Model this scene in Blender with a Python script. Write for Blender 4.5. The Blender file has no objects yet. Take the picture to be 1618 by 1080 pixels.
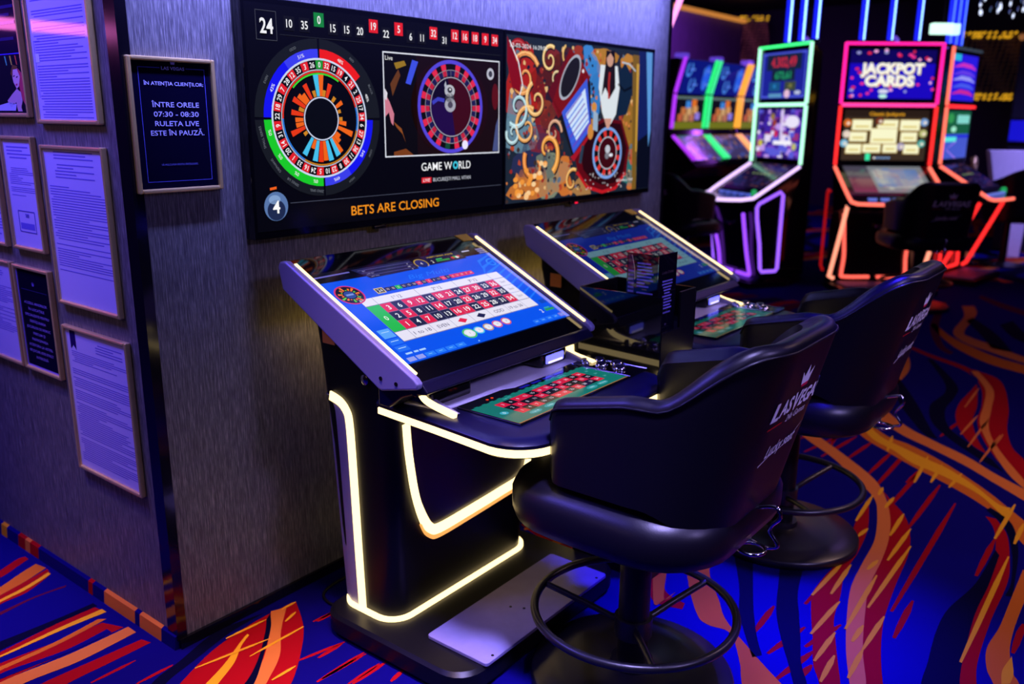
import bpy, bmesh, math, random
from mathutils import Vector, Matrix
random.seed(7)
PI = math.pi
SC = bpy.context.scene
COL = SC.collection

# ------------------------------------------------------------------ camera, light, exposure
F_PX = 1363.17
PITCH, YAW, ROLL = math.radians(14.573), math.radians(37.836), math.radians(0.4786)
CAM = Vector((-1.2531, -2.2940, 1.6337))
fw = Vector((math.cos(YAW)*math.cos(PITCH), math.sin(YAW)*math.cos(PITCH), -math.sin(PITCH)))
rt = Vector((math.sin(YAW), -math.cos(YAW), 0))
up = rt.cross(fw)
rt, up = rt*math.cos(ROLL) + up*math.sin(ROLL), up*math.cos(ROLL) - rt*math.sin(ROLL)
cd = bpy.data.cameras.new('camera')
cam = bpy.data.objects.new('camera', cd)
COL.objects.link(cam)
m = Matrix((rt, up, -fw)).transposed().to_4x4()
m.translation = CAM
cam.matrix_world = m
cd.sensor_width = 36
cd.lens = F_PX*36/1618
cd.clip_start = 0.05
cd.dof.use_dof = True
cd.dof.focus_distance = 2.35
cd.dof.aperture_fstop = 2.2
SC.camera = cam
SC.view_settings.view_transform = 'Standard'
SC.view_settings.look = 'None'
SC.view_settings.gamma = 1
SC.view_settings.exposure = 0.0

W = bpy.data.worlds.new('world')
SC.world = W
W.use_nodes = True
W.node_tree.nodes['Background'].inputs[0].default_value = (0.10, 0.06, 0.5, 1)
W.node_tree.nodes['Background'].inputs[1].default_value = 0.012


def area(name, loc, target, size, power, color, size_y=None, spread=None):
    l = bpy.data.lights.new(name, 'AREA')
    l.energy = power
    l.color = color
    l.size = size
    if size_y:
        l.shape = 'RECTANGLE'
        l.size_y = size_y
    if spread:
        l.spread = spread
    o = bpy.data.objects.new(name, l)
    COL.objects.link(o)
    o.location = loc
    o.rotation_euler = (Vector(target) - Vector(loc)).to_track_quat('-Z', 'Y').to_euler()
    return o


# room lights from above, the counter's one added: lavender wash on the column, blue over the stools, warm spots on the carpet
area('ceiling_wash_light', (1.45, -0.28, 2.80), (1.45, 0.0, 2.17), 3.0, 56, (0.27, 0.28, 1.0), 0.05, math.radians(37))
area('entrance_light', (-2.6, -2.6, 3.0), (0.5, -0.7, 0.9), 0.5, 6, (0.40, 0.34, 1.0))
area('player_light', (-0.2, -1.9, 3.4), (0.5, -1.0, 0.0), 0.3, 7, (0.42, 0.36, 1.0), None, math.radians(26))
area('stool_spot_light', (1.7, -1.9, 3.4), (1.35, -1.6, 1.1), 0.25, 17, (0.03, 0.015, 1.0), None, math.radians(28))
area('carpet_spot_light', (3.6, -2.9, 3.1), (3.0, -2.2, 0.0), 0.5, 11.5, (1.0, 0.62, 0.60), None, math.radians(100))
area('front_carpet_light', (-0.05, -0.62, 3.3), (0.0, -0.55, 0.0), 0.2, 4, (1.0, 0.62, 0.55), None, math.radians(27))
area('left_carpet_light', (-0.75, 0.5, 3.3), (-0.6, 0.5, 0.0), 0.2, 3.0, (1.0, 0.62, 0.55), None, math.radians(34))
area('room_glow_light', (1.6, -3.0, 3.6), (1.2, -1.0, 0.6), 3.5, 15, (0.08, 0.05, 1.0))
area('aisle_light', (0.4, -4.6, 3.2), (1.5, -1.5, 0.9), 0.4, 9, (0.48, 0.38, 1.0), None, math.radians(56))
area('counter_fill', (10.2, -2.4, 3.5), (10.9, -0.9, 1.0), 0.4, 18, (0.35, 0.28, 1.0), None, math.radians(60))  # added to brighten the white counter, no lamp known there
area('far_carpet_light', (6.5, -1.5, 3.1), (6.0, -1.0, 0.0), 0.8, 9, (0.45, 0.25, 1.0))
area('far_wall_light', (11.0, 3.2, 3.0), (11.5, 4.6, 1.6), 0.4, 90, (0.45, 0.1, 1.0), 3.0)
area('left_wall_light', (-0.9, 1.0, 3.1), (0.0, 0.6, 1.3), 1.6, 90, (0.15, 0.11, 1.0), 0.3)
area('brass_warm_light', (-3.4, 0.2, 2.4), (0.0, 0.4, 1.4), 0.3, 0.9, (1.0, 0.66, 0.28), None, math.radians(60))


# ------------------------------------------------------------------ colours and materials
def lin(c):
    return tuple(((v/255)/12.92 if v/255 <= 0.04045 else (((v/255)+0.055)/1.055)**2.4) for v in c)


def nodes(name):
    mt = bpy.data.materials.new(name)
    mt.use_nodes = True
    nt = mt.node_tree
    return mt, nt, nt.nodes['Principled BSDF']


def mat(name, col, rough=0.5, metal=0.0, spec=0.5, vary=0.08, scale=30.0, bump=0.0, coat=0.0, stretch=(1, 1, 1)):
    mt, nt, b = nodes(name)
    tc = nt.nodes.new('ShaderNodeTexCoord')
    mp = nt.nodes.new('ShaderNodeMapping')
    mp.inputs['Scale'].default_value = stretch
    nz = nt.nodes.new('ShaderNodeTexNoise')
    nz.inputs['Scale'].default_value = scale
    nz.inputs['Detail'].default_value = 4
    nt.links.new(tc.outputs['Object'], mp.inputs['Vector'])
    nt.links.new(mp.outputs['Vector'], nz.inputs['Vector'])
    mx = nt.nodes.new('ShaderNodeMix')
    mx.data_type = 'RGBA'
    mx.inputs['A'].default_value = tuple(c*(1-vary) for c in col)+(1,)
    mx.inputs['B'].default_value = tuple(min(1, c*(1+vary)) for c in col)+(1,)
    nt.links.new(nz.outputs['Fac'], mx.inputs['Factor'])
    nt.links.new(mx.outputs['Result'], b.inputs['Base Color'])
    b.inputs['Roughness'].default_value = rough
    b.inputs['Metallic'].default_value = metal
    b.inputs['Specular IOR Level'].default_value = spec
    b.inputs['Coat Weight'].default_value = coat
    if bump:
        bp = nt.nodes.new('ShaderNodeBump')
        bp.inputs['Strength'].default_value = bump
        bp.inputs['Distance'].default_value = 0.002
        nt.links.new(nz.outputs['Fac'], bp.inputs['Height'])
        nt.links.new(bp.outputs['Normal'], b.inputs['Normal'])
    return mt


def glow(name, col, strength):
    mt, nt, b = nodes(name)
    b.inputs['Base Color'].default_value = (0.02, 0.02, 0.02, 1)
    b.inputs['Emission Color'].default_value = col+(1,)
    b.inputs['Emission Strength'].default_value = strength
    b.inputs['Roughness'].default_value = 0.4
    return mt


def attr_mat(name, emit=True, strength=1.0, rough=0.12, spec=0.5):
    mt, nt, b = nodes(name)
    at = nt.nodes.new('ShaderNodeAttribute')
    at.attribute_name = 'Col'
    b.inputs['Roughness'].default_value = rough
    b.inputs['Specular IOR Level'].default_value = spec
    if emit:
        b.inputs['Base Color'].default_value = (0.004, 0.004, 0.006, 1)
        nt.links.new(at.outputs['Color'], b.inputs['Emission Color'])
        b.inputs['Emission Strength'].default_value = strength
    else:
        nt.links.new(at.outputs['Color'], b.inputs['Base Color'])
    return mt


def wallpaper():
    mt, nt, b = nodes('woven_wallpaper')
    tc = nt.nodes.new('ShaderNodeTexCoord')

    def noise(scale, st):
        mp = nt.nodes.new('ShaderNodeMapping')
        mp.inputs['Scale'].default_value = st
        nz = nt.nodes.new('ShaderNodeTexNoise')
        nz.inputs['Scale'].default_value = scale
        nz.inputs['Detail'].default_value = 5
        nt.links.new(tc.outputs['Object'], mp.inputs['Vector'])
        nt.links.new(mp.outputs['Vector'], nz.inputs['Vector'])
        return nz
    a = noise(1.0, (640, 640, 30))
    c = noise(1.0, (240, 240, 10))
    mx = nt.nodes.new('ShaderNodeMath')
    mx.operation = 'MULTIPLY'
    nt.links.new(a.outputs['Fac'], mx.inputs[0])
    nt.links.new(c.outputs['Fac'], mx.inputs[1])
    rp = nt.nodes.new('ShaderNodeValToRGB')
    e = rp.color_ramp.elements
    e[0].position = 0.12
    e[0].color = (0.05, 0.046, 0.055, 1)
    e[1].position = 0.45
    e[1].color = (0.36, 0.345, 0.33, 1)
    k = e.new(0.24)
    k.color = (0.115, 0.112, 0.125, 1)
    nt.links.new(mx.outputs[0], rp.inputs['Fac'])
    nt.links.new(rp.outputs['Color'], b.inputs['Base Color'])
    b.inputs['Roughness'].default_value = 0.48
    b.inputs['Specular IOR Level'].default_value = 0.35
    bp = nt.nodes.new('ShaderNodeBump')
    bp.inputs['Strength'].default_value = 0.5
    bp.inputs['Distance'].default_value = 0.001
    nt.links.new(mx.outputs[0], bp.inputs['Height'])
    nt.links.new(bp.outputs['Normal'], b.inputs['Normal'])
    return mt


def leather():
    mt, nt, b = nodes('black_leather')
    tc = nt.nodes.new('ShaderNodeTexCoord')
    vz = nt.nodes.new('ShaderNodeTexVoronoi')
    vz.inputs['Scale'].default_value = 260
    nt.links.new(tc.outputs['Object'], vz.inputs['Vector'])
    bp = nt.nodes.new('ShaderNodeBump')
    bp.inputs['Strength'].default_value = 0.12
    bp.inputs['Distance'].default_value = 0.001
    nt.links.new(vz.outputs['Distance'], bp.inputs['Height'])
    nt.links.new(bp.outputs['Normal'], b.inputs['Normal'])
    b.inputs['Base Color'].default_value = (0.004, 0.003, 0.008, 1)
    b.inputs['Roughness'].default_value = 0.36
    b.inputs['Specular IOR Level'].default_value = 0.42
    return mt


M = dict(
    wall=wallpaper(), leather=leather(),
    black=mat('satin_black', (0.004, 0.0035, 0.006), 0.38, spec=0.28),
    gloss=mat('gloss_black', (0.004, 0.004, 0.006), 0.06, spec=0.6),
    trim=mat('black_lacquer', (0.005, 0.004, 0.008), 0.12, spec=0.6),
    fascia=mat('navy_black_plastic', (0.005, 0.004, 0.030), 0.32, spec=0.35),
    steel=mat('black_steel', (0.008, 0.007, 0.012), 0.34, metal=0.0, spec=0.6),
    lav=mat('lavender_aluminium', (0.30, 0.28, 0.66), 0.42, metal=0.35, vary=0.04, scale=200, stretch=(1, 40, 1)),
    lavdark=mat('grey_side_panel', (0.40, 0.36, 0.55), 0.45, metal=0.1),
    plate=mat('brushed_foot_plate', (0.30, 0.26, 0.50), 0.45, metal=0.2, vary=0.15, scale=20),
    shelf=mat('lavender_shelf', (0.80, 0.76, 1.0), 0.45, metal=0.0),
    purple=mat('purple_black_panel', (0.016, 0.008, 0.028), 0.3, spec=0.5),
    gold=mat('brass_frame', (0.95, 0.68, 0.28), 0.27, metal=0.55, vary=0.12, scale=12),
    chrome=mat('chrome', (0.75, 0.75, 0.82), 0.12, metal=1.0),
    dark=mat('dark_navy_paint', (0.012, 0.010, 0.035), 0.6),
    ceil=mat('black_ceiling', (0.004, 0.003, 0.010), 0.8),
    purplewall=mat('violet_wall', (0.10, 0.06, 0.14), 0.7, vary=0.35, scale=14, stretch=(1, 1, .3)),
    white=mat('white_panel', (0.75, 0.72, 0.85), 0.5),
    warm=glow('warm_led', (1.0, 0.74, 0.33), 2.5),
    warmdim=glow('warm_led_glow', (1.0, 0.42, 0.10), 1.1),
    screen=attr_mat('screen_picture', True, 1.0),
    ink=attr_mat('printed_sheet', False, rough=0.03, spec=0.5),
    dull=attr_mat('embroidery', False, rough=0.6, spec=0.2),
    carpet=attr_mat('wool_carpet', False, rough=0.95, spec=0.05),
    blueled=glow('blue_card_slot', (0.12, 0.12, 1.0), 2.5),
)
NEON = {}


def neon(rgb, s=1.6):
    k = (rgb, s)
    if k not in NEON:
        NEON[k] = glow('neon_tube_glow', lin(rgb), s)
    return NEON[k]


# ------------------------------------------------------------------ object helpers
def tag(o, label=None, cat=None, group=None, kind=None):
    if label: o['label'] = label
    if cat: o['category'] = cat
    if group: o['group'] = group
    if kind: o['kind'] = kind
    return o


def thing(name, label, cat, loc=(0, 0, 0), rotz=0.0, group=None):
    o = bpy.data.objects.new(name, None)
    o.empty_display_size = 0.1
    COL.objects.link(o)
    o.location = loc
    o.rotation_euler = (0, 0, rotz)
    return tag(o, label, cat, group)


class MB:
    def __init__(s):
        s.v = []; s.f = []; s.c = []

    def add(s, vs, fs, col=None):
        n = len(s.v)
        s.v += [tuple(x) for x in vs]
        s.f += [tuple(i+n for i in f) for f in fs]
        s.c += [col]*len(fs)
        return s

    def box(s, x0, x1, y0, y1, z0, z1, col=None):
        vs = [(x, y, z) for x in (x0, x1) for y in (y0, y1) for z in (z0, z1)]
        return s.add(vs, [(0, 1, 3, 2), (4, 6, 7, 5), (0, 4, 5, 1), (2, 3, 7, 6), (0, 2, 6, 4), (1, 5, 7, 3)], col)

    def loft(s, rings, caps=True, closed=True, col=None):
        n = len(rings[0]); vs = [p for r in rings for p in r]; fs = []
        for i in range(len(rings)-1):
            for j in range(n if closed else n-1):
                k = (j+1) % n
                fs.append((i*n+j, i*n+k, (i+1)*n+k, (i+1)*n+j))
        if caps:
            fs.append(tuple(reversed(range(n))))
            fs.append(tuple((len(rings)-1)*n+j for j in range(n)))
        return s.add(vs, fs, col)

    def prism(s, prof, a0, a1, axis='x', col=None):
        mp = {'x': lambda p, a: (a, p[0], p[1]), 'y': lambda p, a: (p[0], a, p[1]), 'z': lambda p, a: (p[0], p[1], a)}[axis]
        return s.loft([[mp(p, a0) for p in prof], [mp(p, a1) for p in prof]], col=col)

    def tube(s, pts, r, seg=8, closed=False, col=None):
        pts = [Vector(p) for p in pts]; n = len(pts); rings = []
        prev = None
        for i, p in enumerate(pts):
            if closed: t = pts[(i+1) % n]-pts[i-1]
            else: t = pts[min(i+1, n-1)]-pts[max(i-1, 0)]
            t = t.normalized()
            if prev is None:
                a = Vector((0, 0, 1)) if abs(t.z) < 0.9 else Vector((1, 0, 0))
                u_ = t.cross(a).normalized()
            else:
                u_ = (prev - t*prev.dot(t)).normalized()
            prev = u_
            w_ = t.cross(u_)
            rr = r[i] if isinstance(r, (list, tuple)) else r
            rings.append([p+(u_*math.cos(2*PI*k/seg)+w_*math.sin(2*PI*k/seg))*rr for k in range(seg)])
        if closed:
            rings.append(rings[0])
        return s.loft(rings, caps=not closed, col=col)

    def lathe(s, prof, seg=40, c=(0, 0, 0), col=None):
        rings = [[(c[0]+r*math.cos(2*PI*k/seg), c[1]+r*math.sin(2*PI*k/seg), c[2]+z) for k in range(seg)] for r, z in prof]
        return s.loft(rings, col=col)

    def strip(s, pts, width, fn, th=0.006, col=None, closed=False):
        """flat raised band along 2-D points; fn(u, v, h) -> 3-D"""
        n = len(pts); L = []; R = []
        for i in range(n):
            if closed: a, b = pts[i-1], pts[(i+1) % n]
            else: a, b = pts[max(i-1, 0)], pts[min(i+1, n-1)]
            dx, dy = b[0]-a[0], b[1]-a[1]
            l = math.hypot(dx, dy) or 1
            ww = (width[i] if isinstance(width, (list, tuple)) else width)/2
            L.append((pts[i][0]-dy/l*ww, pts[i][1]+dx/l*ww)); R.append((pts[i][0]+dy/l*ww, pts[i][1]-dx/l*ww))
        rings = [[fn(*L[i], 0), fn(*L[i], th), fn(*R[i], th), fn(*R[i], 0)] for i in range(n)]
        if closed:
            rings.append(rings[0])
        return s.loft(rings, caps=not closed, col=col)

    def build(s, name, material, parent=None, smooth=35, bevel=0.0, seg=2):
        me = bpy.data.meshes.new(name)
        me.from_pydata(s.v, [], s.f)
        bm = bmesh.new(); bm.from_mesh(me)
        bmesh.ops.recalc_face_normals(bm, faces=bm.faces)
        bm.to_mesh(me); bm.free()
        me.materials.append(material)
        if any(c is not None for c in s.c):
            colour(me, s.c)
        if smooth:
            me.polygons.foreach_set('use_smooth', [True]*len(me.polygons))
            me.set_sharp_from_angle(angle=math.radians(smooth))
        o = bpy.data.objects.new(name, me)
        COL.objects.link(o)
        if parent: o.parent = parent
        if bevel:
            b = o.modifiers.new('bevel', 'BEVEL')
            b.width = bevel; b.segments = seg; b.limit_method = 'ANGLE'; b.angle_limit = math.radians(40)
        return o


def colour(me, cols):
    at = me.color_attributes.new('Col', 'FLOAT_COLOR', 'CORNER')
    buf = []
    for p in me.polygons:
        c = cols[p.index] or (0, 0, 0)
        buf += [c[0], c[1], c[2], 1.0]*p.loop_total
    at.data.foreach_set('color', buf)


def rrect(x0, x1, y0, y1, r, n=6):
    o = []
    for cx, cy, a in ((x1-r, y1-r, 0), (x0+r, y1-r, 90), (x0+r, y0+r, 180), (x1-r, y0+r, 270)):
        for k in range(n+1):
            t = math.radians(a+90*k/n)
            o.append((cx+r*math.cos(t), cy+r*math.sin(t)))
    return o


def smooth_path(p, n=8):
    q = [p[0]]+list(p)+[p[-1]]; o = []
    for i in range(1, len(q)-2):
        for k in range(n):
            t = k/n
            o.append(tuple(0.5*(2*b+(c-a)*t+(2*a-5*b+4*c-d)*t*t+(3*b-a-3*c+d)*t**3) for a, b, c, d in zip(q[i-1], q[i], q[i+1], q[i+2])))
    o.append(tuple(p[-1]))
    return o


# ------------------------------------------------------------------ lettering and pictures
_T = {}


def glyphs(s, bold=0.0, shear=0.0):
    k = (s, bold, shear)
    if k not in _T:
        cu = bpy.data.curves.new('t', 'FONT')
        cu.body = s; cu.offset = bold; cu.shear = shear; cu.resolution_u = 3
        ob = bpy.data.objects.new('t', cu)
        COL.objects.link(ob)
        dg = bpy.context.evaluated_depsgraph_get()
        me = ob.evaluated_get(dg).to_mesh()
        vs = [(v.co.x, v.co.y) for v in me.vertices]; fs = [tuple(p.vertices) for p in me.polygons]
        ob.evaluated_get(dg).to_mesh_clear()
        bpy.data.objects.remove(ob); bpy.data.curves.remove(cu)
        _T[k] = (vs, fs)
    return _T[k]


CAP = 0.70


class Canvas:
    """a flat picture: coloured shapes in (u, v), each layer a hair in front of the last"""
    def __init__(s, fn, eps=0.0004):
        s.fn = fn; s.eps = eps; s.mb = MB(); s.v = []; s.f = []; s.c = []

    def raw(s, vs, fs, col, ly):
        n = len(s.v)
        s.v += [tuple(s.fn(u, v, ly*s.eps)) for u, v in vs]
        s.f += [tuple(i+n for i in f) for f in fs]
        s.c += [lin(col)]*len(fs)

    def poly(s, pts, col, ly=1):
        s.raw(pts, [tuple(range(len(pts)))], col, ly)

    def rect(s, x0, y0, x1, y1, col, ly=1):
        s.poly([(x0, y0), (x1, y0), (x1, y1), (x0, y1)], col, ly)

    def frame(s, x0, y0, x1, y1, w, col, ly=1):
        s.rect(x0, y0, x1, y0+w, col, ly); s.rect(x0, y1-w, x1, y1, col, ly)
        s.rect(x0, y0+w, x0+w, y1-w, col, ly); s.rect(x1-w, y0+w, x1, y1-w, col, ly)

    def disc(s, x, y, rx, col, ly=1, ry=None, n=28):
        ry = ry or rx
        s.poly([(x+rx*math.cos(2*PI*k/n), y+ry*math.sin(2*PI*k/n)) for k in range(n)], col, ly)

    def sector(s, x, y, r0, r1, a0, a1, col, ly=1, n=None, sx=1.0):
        n = n or max(2, int(abs(a1-a0)/8)+1)
        A = [math.radians(a0+(a1-a0)*k/n) for k in range(n+1)]
        vs = [(x+sx*r1*math.sin(t), y+r1*math.cos(t)) for t in A]+[(x+sx*r0*math.sin(t), y+r0*math.cos(t)) for t in A]
        s.raw(vs, [(k, k+1, n+2+k, n+1+k) for k in range(n)], col, ly)

    def band(s, pts, w, col, ly=1):
        n = len(pts); vs = []
        for i in range(n):
            a, b = pts[max(i-1, 0)], pts[min(i+1, n-1)]
            dx, dy = b[0]-a[0], b[1]-a[1]; l = math.hypot(dx, dy) or 1
            ww = (w[i] if isinstance(w, (list, tuple)) else w)/2
            vs += [(pts[i][0]-dy/l*ww, pts[i][1]+dx/l*ww), (pts[i][0]+dy/l*ww, pts[i][1]-dx/l*ww)]
        s.raw(vs, [(2*i, 2*i+1, 2*i+3, 2*i+2) for i in range(n-1)], col, ly)

    def text(s, t, x, y, h, col, ly=3, al='c', bold=0.0, sq=1.0, rot=0.0, shear=0.0, width=None):
        vs, fs = glyphs(t, bold, shear)
        if not vs: return
        k = h/CAP
        x0 = min(p[0] for p in vs); x1 = max(p[0] for p in vs)
        if width: sq = width/((x1-x0)*k)
        off = {'c': (x0+x1)/2, 'l': x0, 'r': x1}[al]
        ca, sa = math.cos(math.radians(rot)), math.sin(math.radians(rot))
        o = []
        for a, b in vs:
            a, b = (a-off)*k*sq, (b-CAP/2)*k
            o.append((x+a*ca-b*sa, y+a*sa+b*ca))
        s.raw(o, fs, col, ly)

    def build(s, name, material, parent=None):
        me = bpy.data.meshes.new(name)
        me.from_pydata(s.v, [], s.f)
        me.materials.append(material)
        colour(me, s.c)
        me.update()
        o = bpy.data.objects.new(name, me)
        COL.objects.link(o)
        if parent: o.parent = parent
        return o


def plane(o, U, V):
    o, U, V = Vector(o), Vector(U), Vector(V)
    N = U.cross(V).normalized()
    return lambda u, v, h=0: o+U*u+V*v+N*h

# ------------------------------------------------------------------ the room
def struct(mb, name, material, smooth=0, bevel=0.0):
    return tag(mb.build(name, material, None, smooth, bevel), kind='structure')


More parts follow.
